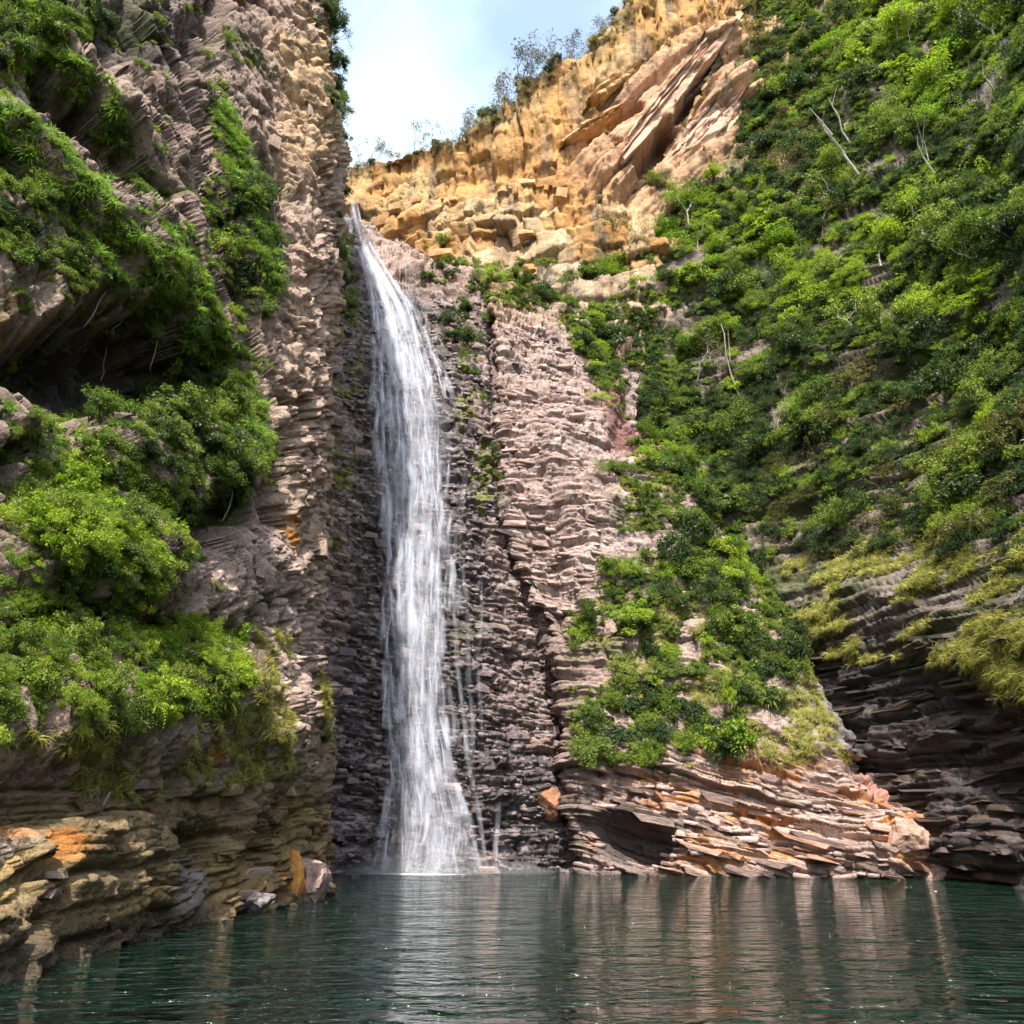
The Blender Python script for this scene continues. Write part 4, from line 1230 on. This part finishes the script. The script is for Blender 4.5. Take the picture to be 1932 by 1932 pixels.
def vine_mesh(seed, mat, n=16, L=1.0):
    """curtain of hanging leafy stems"""
    rg = np.random.default_rng(seed)
    P_, D_, N_, L_ = [], [], [], []
    for i in range(n):
        az = rg.uniform(0, 6.283)
        p = np.array((math.cos(az), math.sin(az), 0)) * rg.uniform(0.05, 0.5)
        l = L * rg.uniform(0.5, 1.3)
        d = unit(p + (0, 0, 0.4))
        for k in range(34):
            d = unit(d + (0, 0, -0.13) + rg.normal(size=3) * 0.07)
            p = p + d * l / 22
            P_.append(p + rg.normal(size=3) * 0.03); D_.append(unit(d * 0.4 + rg.normal(size=3) * 0.7)); N_.append(unit(rg.normal(size=3) + (0, 0, 0.8))); L_.append(0.11 * rg.uniform(0.6, 1.3))
    V, Q = leaf_quads(np.array(P_), np.array(D_), np.array(N_), np.array(L_), np.array(L_) * 0.5, rg)
    me = np_mesh("vine", V, Q)
    me.materials.append(mat)
    return me
VN = [vine_mesh(1, M['leaf_mid']), vine_mesh(2, M['leaf_bright']), vine_mesh(3, M['leaf_dark'])]
FN = [fern_mesh(1, M['leaf_bright']), fern_mesh(2, M['leaf_mid'])]

# --- right slope
RS = msk(RIGHT, lambda x, y: area(x, y, [(1430, -40), (1650, -150), (2000, -150), (2150, 1000), (1932, 1010), (1650, 1010), (1400, 1060), (1240, 860), (1120, 700), (1040, 570), (1090, 470), (1230, 390), (1400, 330)], 15))
nbig = msk(RIGHT, lambda x, y: 1.0) * fbm(RIGHT.P.reshape(-1, 3), 7, 3, 901).reshape(RIGHT.shape)
bright_m = msk(RIGHT, lambda x, y: np.maximum.reduce([area(x, y, [(1640, -40), (1900, -60), (1900, 120), (1760, 250), (1600, 120)], 30), area(x, y, [(1250, 320), (1400, 330), (1500, 480), (1650, 430), (1800, 470), (1932, 560), (1932, 640), (1700, 560), (1450, 620), (1250, 560), (1100, 520), (1150, 430)], 25)]))
gapn = fbm(RIGHT.P.reshape(-1, 3), (4, 4, 2.5), 3, 905).reshape(RIGHT.shape)
lowr = msk(RIGHT, lambda x, y: sstep(y, 640, 760) * sstep(x, 1350, 1500))
RS = RS * np.where(lowr > 0.3, 0.25 + 0.75 * sstep(gapn, -0.05, 0.25), sstep(gapn, -0.55, -0.25))
scatter(RIGHT, RS * (1 - 0.85 * bright_m), 290, SH['dark'], (0.9, 2.3), "shrub", "dark green leafy shrub", "shrub", "dark shrubs on the wooded right slope", 11, 0.35)
scatter(RIGHT, RS, 280, SH['mid'], (0.9, 2.1), "bush", "mid green leafy bush", "bush", "mid green bushes on the wooded right slope", 12, 0.35)
scatter(RIGHT, bright_m * RS, 230, SH['bright'], (0.9, 2.2), "leafy_bush", "bright yellow-green bush", "bush", "bright bushes on the right slope", 13, 0.3)
scatter(RIGHT, msk(RIGHT, lambda x, y: area(x, y, [(1400, -40), (1640, -40), (1560, 200), (1480, 330), (1400, 300)], 20) + 0.9 * area(x, y, [(1420, 760), (1560, 690), (1932, 740), (1990, 1000), (1500, 1060)], 20)), 190, SH['dry'], (0.9, 1.8), "dry_bush", "thin dry olive bush", "bush", "dry olive bushes on the right slope", 14, 0.4)
scatter(RIGHT, RS, 110, SH['bright'] + SH['mid'], (0.9, 2.0), "sunlit_bush", "yellowish leafy bush", "bush", "yellowish bushes on the right slope", 43, 0.35)
scatter(RIGHT, RS, 150, VN, (1.2, 2.8), "vine", "hanging leafy vine", "vine", "hanging vines on the right slope", 44, 0.7)
pr = lone("grass_tuft", G_yel, BUT, 1450, 1330, 1.5, "yellow-green grass tuft on the middle of the grassy spur", "grass")
pg = lone("grass_tuft", G_grn, LEFT, 150, 390, 1.0, "bright green grass tuft on the steep upper left ledge", "grass")
pd = lone("grass_tuft", G_dry, RIDGE, 1120, 110, 1.4, "dry straw grass tuft near the top of the ochre ridge", "grass")
psd = lone("shrub", SH['dark'][1], RIGHT, 1500, 640, 2.0, "dark green shrub below the middle of the right slope's bright patch", "shrub")
psm = lone("shrub", SH['mid'][2], RIGHT, 1330, 820, 1.6, "mid green shrub above the spur beside the dark red rock", "shrub")
gn_scatter("undergrowth_dark", RIGHT, np.maximum(RS, 0.5 * msk(RIGHT, lambda x, y: area(x, y, [(1400, 700), (1990, 640), (1990, 1050), (1480, 1060), (1380, 900)], 20))), 4200, psd, (0.4, 1.1), 21, "dark leafy undergrowth covering the right slope", "undergrowth", 0.5)
gn_scatter("undergrowth_green", RIGHT, np.maximum(RS * 0.5, RS * sstep(nbig, -0.2, 0.5)), 4000, psm, (0.35, 1.0), 22, "mid green leafy undergrowth between the bushes of the right slope", "undergrowth", 0.5)
DG = msk(RIGHT, lambda x, y: area(x, y, [(1480, 720), (1700, 700), (1980, 760), (1980, 1040), (1500, 1060), (1430, 950)], 20) + 0.6 * area(x, y, [(1390, 10), (1640, -40), (1560, 200), (1480, 340), (1390, 320)], 20) + 0.15 * RS)
gn_scatter("dry_grass_slope", RIGHT, DG, 2600, pr, (0.25, 0.65), 41, "dry yellow grass among the rocks of the lower right slope", "grass", 0.6)
psb = lone("shrub", SH['bright'][1], RIGHT, 1700, 470, 1.4, "bright yellow-green shrub under the spreading tree in mid slope", "shrub")
gn_scatter("undergrowth_bright", RIGHT, np.maximum(RS * 0.3, bright_m * RS), 2600, psb, (0.35, 1.0), 49, "bright yellow-green undergrowth in the sunny patches of the right slope", "undergrowth", 0.5)
GR = msk(RIGHT, lambda x, y: np.maximum(area(x, y, [(1480, 1060), (1700, 1010), (2150, 1000), (2150, 1340), (1932, 1330), (1800, 1270), (1500, 1240)], 15) * 0.6, area(x, y, [(1720, 1130), (2150, 1050), (2150, 1320), (1932, 1320), (1830, 1270)], 15)))
GR = GR * sstep(fbm(RIGHT.P.reshape(-1, 3), (5, 5, 1.1), 3, 911).reshape(RIGHT.shape), 0.02, 0.35)
gn_scatter("hanging_grass_right", RIGHT, GR, 2600, pr, (0.25, 0.95), 23, "yellow-green grass hanging from the ledges above the dark layered wall", "grass", 0.75)
# --- spur and buttress
BS = msk(BUT, lambda x, y: np.maximum.reduce([area(x, y, [(1160, 880), (1270, 850), (1420, 1030), (1510, 1200), (1500, 1330), (1330, 1450), (1100, 1440), (1070, 1210), (1140, 1040)], 12),
     band(x, y, [(935, 548), (1000, 560), (1060, 580), (1110, 630)], 24, 8), band(x, y, [(1130, 640), (1180, 720), (1290, 850), (1400, 1030)], 52, 10) * (1 - 0.8 * ell(x, y, 1190, 780, 50, 55))]))
BS = BS * np.clip(0.85 + fbm(BUT.P.reshape(-1, 3), 2.5, 3, 921).reshape(BUT.shape) * 1.5, 0, 1)
scatter(BUT, BS, 280, SH['mid'] + SH['dark'], (0.5, 1.4), "spur_bush", "low leafy spur bush", "bush", "low bushes on the spur", 15, 0.5)
scatter(BUT, BS, 170, SH['bright'] + VN[:2], (0.5, 1.3), "spur_plant", "bright green spur plant", "plant", "bright plants on the spur", 16, 0.5)
BG = msk(BUT, lambda x, y: np.maximum(area(x, y, [(1320, 1060), (1440, 1090), (1500, 1200), (1595, 1440), (1480, 1450), (1330, 1420), (1300, 1250)], 15), BS * 0.5))
BG = BG * sstep(fbm(BUT.P.reshape(-1, 3), (2.2, 2.2, 1.6), 3, 931).reshape(BUT.shape), -0.25, 0.3)
gn_scatter("hanging_grass_spur", BUT, BG, 3400, pr, (0.3, 0.75), 24, "yellow-green grass hanging down the steep side of the spur", "grass", 0.75)
gn_scatter("undergrowth_spur", BUT, BS, 2000, psm, (0.25, 0.65), 45, "leafy undergrowth on the green flank of the spur", "undergrowth", 0.6)
# --- around the head of the fall
scatter(BACK, msk(BACK, lambda x, y: area(x, y, [(775, 510), (890, 500), (960, 560), (900, 650), (840, 650), (800, 590)], 8)), 34, SH['mid'] + SH['dark'], (0.6, 1.4), "ledge_bush", "green wall bush", "bush", "bushes right of the upper fall", 17, 0.4)
scatter(BACK, msk(BACK, lambda x, y: np.maximum(area(x, y, [(635, 500), (680, 520), (675, 590), (640, 600)], 5), 0.25 * band(x, y, [(880, 650), (920, 800), (930, 950)], 14, 6))), 26, SH['mid'], (0.35, 0.8), "ledge_plant", "green wet-wall plant", "plant", "plants on the waterfall wall", 18, 0.5)
RF = msk(RIDGE, lambda x, y: np.maximum.reduce([area(x, y, [(780, 470), (1080, 470), (1080, 560), (800, 560)], 10), 0.3 * area(x, y, [(1120, 330), (1450, 330), (1450, 480), (1100, 520)], 10)]))
scatter(RIDGE, RF, 50, SH['dry'] + SH['mid'], (0.7, 1.5), "foot_bush", "ridge-foot bush", "bush", "bushes at the foot of the ochre ridge", 19, 0.4)
RB = msk(RIDGE, lambda x, y: (1 - sstep(y - np.interp(x, rx_, rt), 4, 22)) * (x > 650) * (x < 1260))
scatter(RIDGE, RB, 90, SH['dry'] + SH['dark'][:1], (0.35, 0.9), "rim_bush", "low rim bush", "bush", "low bushes along the ridge rim", 47, 0.3)
RT = msk(RIDGE, lambda x, y: (1 - sstep(y - np.interp(x, rx_, rt), 10, 60)) * (x > 640) + 0.15 * (y < 330) * (x > 700) + 0.5 * area(x, y, [(1150, 20), (1420, -30), (1420, 60), (1250, 90)], 15))
gn_scatter("dry_grass_ridge", RIDGE, RT, 900, pd, (0.6, 1.5), 25, "dry straw grass along the top of the ochre ridge", "grass", 0.5)
# --- left cliff
LP3 = LEFT.P.reshape(-1, 3)
ln_ = fbm(LP3, 2.5, 3, 941).reshape(LEFT.shape)
LG = msk(LEFT, lambda x, y: np.maximum.reduce([band(x, y, [(-330, -60), (-60, 190), (60, 290), (150, 380), (230, 480), (300, 570), (380, 650)], 42, 10), band(x, y, [(50, 90), (130, 150), (190, 210), (235, 290)], 30, 10),
     band(x, y, [(415, 220), (450, 330), (485, 440), (505, 530)], 24, 8), 0.7 * band(x, y, [(300, 480), (370, 600), (430, 720), (470, 850)], 42, 12), band(x, y, [(-60, 10), (40, 20), (90, 60)], 30, 10)]))
gn_scatter("hanging_grass_left", LEFT, LG, 3300, pg, (0.35, 0.85), 26, "bright green grass hanging in slanting bands down the upper left cliff", "grass", 0.7)
LG2 = msk(LEFT, lambda x, y: np.maximum.reduce([area(x, y, [(130, 1400), (240, 1340), (420, 1330), (550, 1250), (545, 1450), (430, 1500), (250, 1510), (120, 1490)], 10) * 0.7, area(x, y, [(440, 1200), (540, 1190), (540, 1330), (450, 1330)], 10) * 0.5, band(x, y, [(-30, 1410), (120, 1400), (230, 1420)], 25, 8),
     band(x, y, [(600, 1260), (612, 1340), (622, 1430)], 8, 4)]))
LG2 = LG2 * np.clip(0.5 + ln_ * 1.2, 0, 1)
py2 = lone("grass_tuft", G_yel, LEFT, 330, 1440, 0.8, "pale green grass tuft hanging below the lower left ledge", "grass", 0.7)
gn_scatter("hanging_grass_ledge", LEFT, LG2, 2400, py2, (0.2, 0.55), 27, "yellow-green grass hanging under the leafy lower left ledge", "grass", 0.75)
LS1 = msk(LEFT, lambda x, y: np.maximum.reduce([area(x, y, [(-60, -20), (120, -20), (200, 60), (60, 120), (-60, 220)], 10), area(x, y, [(-330, 60), (60, 330), (200, 520), (100, 530), (-330, 330)], 10), area(x, y, [(380, 380), (500, 330), (530, 560), (440, 640)], 10) * 0.7, area(x, y, [(230, 560), (400, 640), (470, 800), (380, 760), (250, 640)], 10) * 0.8]))
scatter(LEFT, LS1, 165, SH['mid'] + SH['dark'], (0.35, 0.85), "cliff_shrub", "dark green cliff shrub", "shrub", "shrubs on the upper left cliff", 31, 0.5)
LE = msk(LEFT, lambda x, y: np.maximum.reduce([band(x, y, [(604, -20), (622, 80), (638, 190), (644, 290)], 12, 5), area(x, y, [(550, -20), (605, -20), (612, 80), (585, 95)], 6), 0.5 * band(x, y, [(640, 300), (640, 420), (630, 560)], 8, 4)]))
scatter(LEFT, LE, 60, SH['dark'] + SH['mid'] + SH['dry'], (0.3, 0.8), "edge_bush", "cliff-edge bush", "bush", "bushes on the left cliff's sky edge", 48, 0.5)
LS2 = msk(LEFT, lambda x, y: area(x, y, [(140, 840), (180, 770), (330, 710), (460, 790), (470, 930), (380, 990), (230, 960)], 10))
scatter(LEFT, np.maximum.reduce([LS1, msk(LEFT, lambda x, y: np.maximum(band(x, y, [(100, 600), (220, 620), (420, 700)], 22, 8), band(x, y, [(300, 960), (440, 930)], 20, 8)))]), 70, VN, (0.5, 1.1), "cliff_vine", "hanging leafy cliff vine", "vine", "hanging vines on the left cliff", 46, 0.8)
scatter(LEFT, LS2, 80, SH['dark'] + SH['mid'], (0.4, 0.85), "cliff_bush", "dark green cliff bush", "bush", "dark bushes mid left cliff", 32, 0.5)
LS3 = msk(LEFT, lambda x, y: area(x, y, [(10, 950), (90, 860), (200, 900), (300, 960), (330, 1080), (240, 1160), (20, 1150)], 10))
scatter(LEFT, LS3, 90, SH['bright'] + SH['mid'][:1], (0.35, 0.75), "cliff_plant", "bright yellow-green cliff plant", "plant", "bright plants mid left cliff", 33, 0.5)
LS4 = msk(LEFT, lambda x, y: area(x, y, [(-330, 1230), (200, 1195), (440, 1195), (460, 1290), (420, 1350), (200, 1390), (-330, 1420)], 10))
scatter(LEFT, LS4, 150, SH['bright'] + SH['mid'], (0.3, 0.65), "ledge_shrub", "bright green ledge shrub", "shrub", "shrubs along the lower left ledge", 34, 0.5)
scatter(LEFT, np.maximum(LS4, LS3 * 0.6) + 0.15 * LS2, 60, FN, (0.5, 1.0), "fern", "arching green fern", "fern", "ferns on the left cliff ledges", 35, 0.6)
LX = msk(LEFT, lambda x, y: area(x, y, [(-330, -20), (260, -20), (330, 300), (520, 520), (500, 700), (470, 950), (330, 1170), (-330, 1170)], 20)) * sstep(ln_ + 0.6 * fbm(LP3, (0.9, 0.9, 0.9), 2, 947).reshape(LEFT.shape), 0.1, 0.5)
LX = LX * msk(LEFT, lambda x, y: 1 - ell(x, y, 90, 690, 120, 95, 0, 0.2))
gn_scatter("thin_grass_left", LEFT, LX, 1900, pg, (0.2, 0.5), 42, "thin green grass scattered over the bare rock of the upper left cliff", "grass", 0.7)
psl = lone("shrub", SH['mid'][0], LEFT, 60, 1300, 0.6, "mid green shrub near the frame edge on the lower left ledge", "shrub")
gn_scatter("undergrowth_left", LEFT, np.maximum.reduce([LS1, LS2, LS3, LS4, 0.5 * LX, 0.08 * msk(LEFT, lambda x, y: ((y < 1350) & (x < 480) & (x > -330)) * 1.0)]), 2600, psl, (0.15, 0.42), 28, "small leafy undergrowth covering the ledges of the left cliff", "undergrowth", 0.5)

gn_scatter("undergrowth_left_bright", LEFT, np.maximum.reduce([LG * 0.7, LS3, LS4, LS1 * 0.4]), 1500, psb, (0.15, 0.42), 50, "bright yellow-green undergrowth on the sunny ledges of the left cliff", "undergrowth", 0.5)

# ------------------------------------------------------------------ trees
def grow(V, Q, tips, p, d, L, r, depth, rg, kink=0.35, split=(2, 3), shrink=0.68):
    pts, rad = [tuple(p)], [r]
    n = 3
    for i in range(n):
        d = (d + Vector((rg.gauss(0, kink), rg.gauss(0, kink), rg.gauss(0, kink * 0.5) + 0.06))).normalized()
        p = p + d * L / n
        pts.append(tuple(p)); rad.append(r * (1 - 0.4 * (i + 1) / n))
    tube(V, Q, pts, rad, 5 if depth > 2 else 3)
    if depth <= 0:
        tips.append(tuple(p)); return
    for k in range(rg.randint(*split)):
        a = rg.uniform(0, 6.283)
        o = d.orthogonal().normalized()
        o = (Matrix.Rotation(a, 3, d) @ o)
        nd = (d * 0.75 + o * rg.uniform(0.4, 0.9)).normalized()
        q = Vector(pts[-1]) if k else p
        grow(V, Q, tips, q, nd, L * shrink * rg.uniform(0.8, 1.15), r * 0.6, depth - 1, rg, kink, split, shrink)
    tips.append(tuple(p))

def tree_parts(seed, height, r, depth, leaf_mat_, bark, nleaf, ln, spread=0.5, lean=(0, 0)):
    rg = random.Random(seed)
    V, Q, tips = [], [], []
    grow(V, Q, tips, Vector((0, 0, -0.3)), Vector((lean[0], lean[1], 1)).normalized(), height * 0.42, r, depth, rg, 0.16)
    tm = np_mesh("trunk", np.array(V), np.array(Q), smooth=True)
    tm.materials.append(bark)
    cm = None
    if nleaf:
        g = np.random.default_rng(seed)
        T = np.array(tips)
        k = g.integers(len(T), size=nleaf)
        o = unit(g.normal(size=(nleaf, 3)))
        pos = T[k] + o * spread * g.random((nleaf, 1)) ** 0.5
        l = ln * g.uniform(0.6, 1.4, nleaf)
        v, q = leaf_quads(pos, unit(o + g.normal(size=(nleaf, 3)) * 0.5), unit(np.array((0, 0, 0.7)) + g.normal(size=(nleaf, 3)) * 0.5), l, l * 0.55, g)
        cm = np_mesh("crown", v, q)
        cm.materials.append(leaf_mat_)
    return tm, cm

def place_tree(name, parts, p, rot, sc, label, cat, group=None):
    e = empty(name, tuple(p))
    e.rotation_euler = rot
    e.scale = (sc, sc, sc)
    tag(e, label, cat, group)
    o = link("trunk", parts[0], e)
    if parts[1]: link("crown", parts[1], e)
    return e
thin = [tree_parts(100 + i, 4.0, 0.075, 4, M['leaf_grey'], M['bark_grey'], (150, 420, 90, 260, 520)[i], 0.16, 0.35) for i in range(5)]
rs = random.Random(9)
NUM = [a + b for a in ("", "twenty-", "thirty-") for b in ("one two three four five six seven eight nine ten eleven twelve thirteen fourteen fifteen sixteen seventeen eighteen nineteen twenty".split() if not a else "one two three four five six seven eight nine thirty".split() if a == "twenty-" else "one two three four five".split())]
NUM[29] = "thirty"
rspots = [655, 668, 682, 700, 716, 730, 748, 764, 781, 800, 818, 832, 846, 862, 880, 897, 908, 922, 934, 948, 962, 974, 985, 998, 1012, 1026, 1040, 1052, 1066, 1082, 1098, 1112, 1126, 1140]
for i, x in enumerate(rspots):
    k = 7 if x > 890 else 4
    yy = float(np.interp(x, rx_, rt))
    p, n = RIDGE.at(x, yy + 3)
    big = x in (934, 948, 974, 985, 1026, 1052, 1082)
    place_tree("bare_tree", thin[i % 5], (p[0], p[1] + rs.uniform(-0.3, 1.5), p[2] - 0.2), (rs.uniform(-.15, .15), rs.uniform(-.15, .1), rs.uniform(0, 6)),
               rs.uniform(0.65, 1.0) * (1.8 if big else 1.2) * (1.1 if x < 890 else 1.2),
               ("taller " if big else "small ") + "thin grey tree, number " + NUM[i] + " along the ridge counting from the waterfall", "tree",
               "taller bare trees on the ridge" if big else "small bare trees on the ridge")
for i, (x, y, s) in enumerate([(622, 30, .5), (628, 75, .45), (636, 120, .4), (645, 240, .55), (648, 275, .5)]):
    p, n = LEFT.at(x - 6, y)
    place_tree("overhanging_sapling", thin[(i * 2 + 1) % 5], p, (0.2, 0.9, i), s, "thin sapling leaning out from the left cliff's edge against the sky", "tree", "saplings at the left cliff's edge")
# leafy trees on the right slope
leafy = [tree_parts(200 + i, 4.0, 0.11, 4, M[m], M['bark_pale'], 2600, 0.19, 0.75) for i, m in enumerate(('leaf_bright', 'leaf_bright', 'leaf_mid', 'leaf_dark'))]
def slope_tree(x, y, kind, sc, label, group=None, surf=None):
    p, n = (surf or RIGHT).at(x, y)
    place_tree("tree", leafy[kind], p, (0.1, rs.uniform(-.15, .05), rs.uniform(0, 6)), sc, label, "tree", group)
slope_tree(1300, 420, 0, 1.25, "bright yellow-green tree standing at the foot of the tilted ochre slabs")
slope_tree(1150, 445, 0, 0.9, "slender bright green tree at the left end of the wooded slope below the ridge")
slope_tree(1345, 690, 2, 1.2, "mid green tree with a long pale stem halfway down the wooded slope")
slope_tree(1610, 340, 2, 1.3, "mid green tree beside the two pale leaning trunks")
slope_tree(1790, 190, 1, 1.6, "largest bright green tree near the top right of the slope")
slope_tree(1700, 100, 1, 1.5, "bright green tree at the top of the slope left of the largest bright one")
slope_tree(1880, 90, 3, 1.6, "dark tree in the upper right corner of the slope")
slope_tree(1660, 500, 1, 1.2, "bright green tree in the middle of the right slope")
slope_tree(1850, 520, 2, 1.4, "mid green tree by the right frame edge halfway up the slope")
slope_tree(1570, 130, 0, 1.2, "yellow-green tree above the thickest leaning trunk")
slope_tree(1820, 60, 0, 1.5, "bright tree at the frame top above the largest bright tree")
slope_tree(1740, 440, 1, 1.3, "bright spreading tree below the crooked pale trunk")
slope_tree(1400, 600, 1, 1.1, "bright tree just above the long thin pale stem")
slope_tree(1480, 500, 1, 1.1, "yellow-green tree between the ochre slabs and the slope's middle")
sap = [tree_parts(300 + i, 4.0, 0.07, 4, M[m], M['bark_pale'], n_, 0.17, 0.45) for i, (m, n_) in enumerate((('leaf_mid', 700), ('leaf_bright', 600), ('leaf_dry', 350), ('leaf_grey', 120)))]
sp_rg = np.random.default_rng(77)
Ps, Ns, _ = RIGHT.sample(RS, 80, sp_rg)
for i, (p, n) in enumerate(zip(Ps, Ns)):
    k = float(sp_rg.uniform(0.6, 1.3))
    kind = int(sp_rg.integers(4))
    place_tree("sapling", sap[kind], p + n * 0.3, (float(sp_rg.uniform(0.1, 0.5)), float(sp_rg.uniform(-.4, .2)), float(sp_rg.uniform(-1, 1))), k,
               where_label(("slim green sapling", "slim yellow-green sapling", "slim dry sapling", "slim nearly bare sapling")[kind], RIGHT, p, k, (0.6, 1.3)), "tree", "slim saplings on the right slope")
# pale leaning trunks
def bare_trunk(x0, y0, x1, y1, r, label, br=2, seed=0):
    p, n = RIGHT.at(x0, y0)
    a = np.array(p) - n * 0.2 + n * 0.3
    b = W(x1, y1, a[1] - 1.6)
    g = random.Random(seed)
    V, Q = [], []
    a, b = Vector(a), Vector(b)
    mid = [a.lerp(b, f) + Vector((g.uniform(-.12, .12), g.uniform(-.2, .2), g.uniform(-.12, .12))) * (1 if 0 < f < 1 else 0) * (b - a).length * 0.3 for f in (0, .3, .6, .85, 1)]
    base = mid[0].copy()
    tube(V, Q, [m - base for m in mid], [r, r * .85, r * .7, r * .5, r * .25], 6)
    for k in range(br):
        f = g.uniform(0.4, 0.85)
        s = a.lerp(b, f)
        e = s + ((b - a) * 0.3 + Vector((g.uniform(-1, 1), g.uniform(-1, 0.2), g.uniform(0, 1))) * (b - a).length * 0.25)
        tube(V, Q, [s - base, s.lerp(e, .5) - base + Vector((0, 0, .1)), e - base], [r * .45, r * .3, r * .12], 4)
    o = link("dead_trunk", np_mesh("dead_trunk", np.array(V), np.array(Q), smooth=True), mats=[M['bark_pale']])
    o.location = base
    tag(o, label, "tree trunk")
bare_trunk(1624, 335, 1551, 225, 0.2, "thickest pale bare trunk leaning left out of the right slope", 2, 1)
bare_trunk(1604, 272, 1564, 186, 0.13, "pale bare trunk just above and right of the thickest leaning trunk", 2, 2)
bare_trunk(1771, 350, 1730, 255, 0.13, "crooked pale trunk right of the two leaning trunks", 3, 3)
bare_trunk(1876, 180, 1850, 132, 0.10, "short pale trunk high near the right frame edge", 1, 4)
bare_trunk(1906, 290, 1880, 258, 0.10, "short pale trunk at the frame edge below the highest one", 1, 5)
bare_trunk(1574, 384, 1553, 336, 0.08, "thin pale stem below the thickest leaning trunk", 1, 6)
bare_trunk(1396, 750, 1360, 610, 0.11, "long thin pale stem standing in the dark middle of the slope", 1, 7)
bare_trunk(1322, 455, 1302, 375, 0.08, "thin stem below the bright tree at the slab's foot", 1, 8)
bare_trunk(1660, 336, 1630, 300, 0.09, "fallen pale branch behind the thickest leaning trunk", 2, 9)
# hanging roots on the left cliff
def hanging_root(x0, y0, x1, y1, r, label, seed):
    g = random.Random(seed)
    p, n = LEFT.at(x0, y0)
    a = Vector(p + n * 0.25)
    b = Vector(W(x1, y1, a.y - 0.3))
    V, Q = [], []
    pts = [a.lerp(b, f) + Vector((g.uniform(-.05, .05), g.uniform(-.05, .05), 0)) - a + Vector((0, 0, -0.25 * math.sin(math.pi * f))) for f in (0, .2, .4, .6, .8, 1)]
    tube(V, Q, pts, [r, r, r * .9, r * .8, r * .6, r * .3], 5)
    o = link("hanging_root", np_mesh("hanging_root", np.array(V), np.array(Q), smooth=True), mats=[M['bark_pale']])
    o.location = a
    tag(o, label, "root", "pale hanging roots on the left cliff")
for i, (x0, y0, x1, y1) in enumerate([(190, 548, 156, 618), (240, 572, 212, 624), (110, 450, 100, 520), (300, 645, 282, 700), (205, 655, 190, 720), (165, 1160, 145, 1200), (235, 1150, 220, 1205), (430, 930, 420, 985), (455, 880, 440, 960), (160, 1500, 110, 1560), (190, 1500, 160, 1545)]):
    hanging_root(x0, y0, x1, y1, 0.028, "thin pale root hanging from the plants of the left cliff", i)
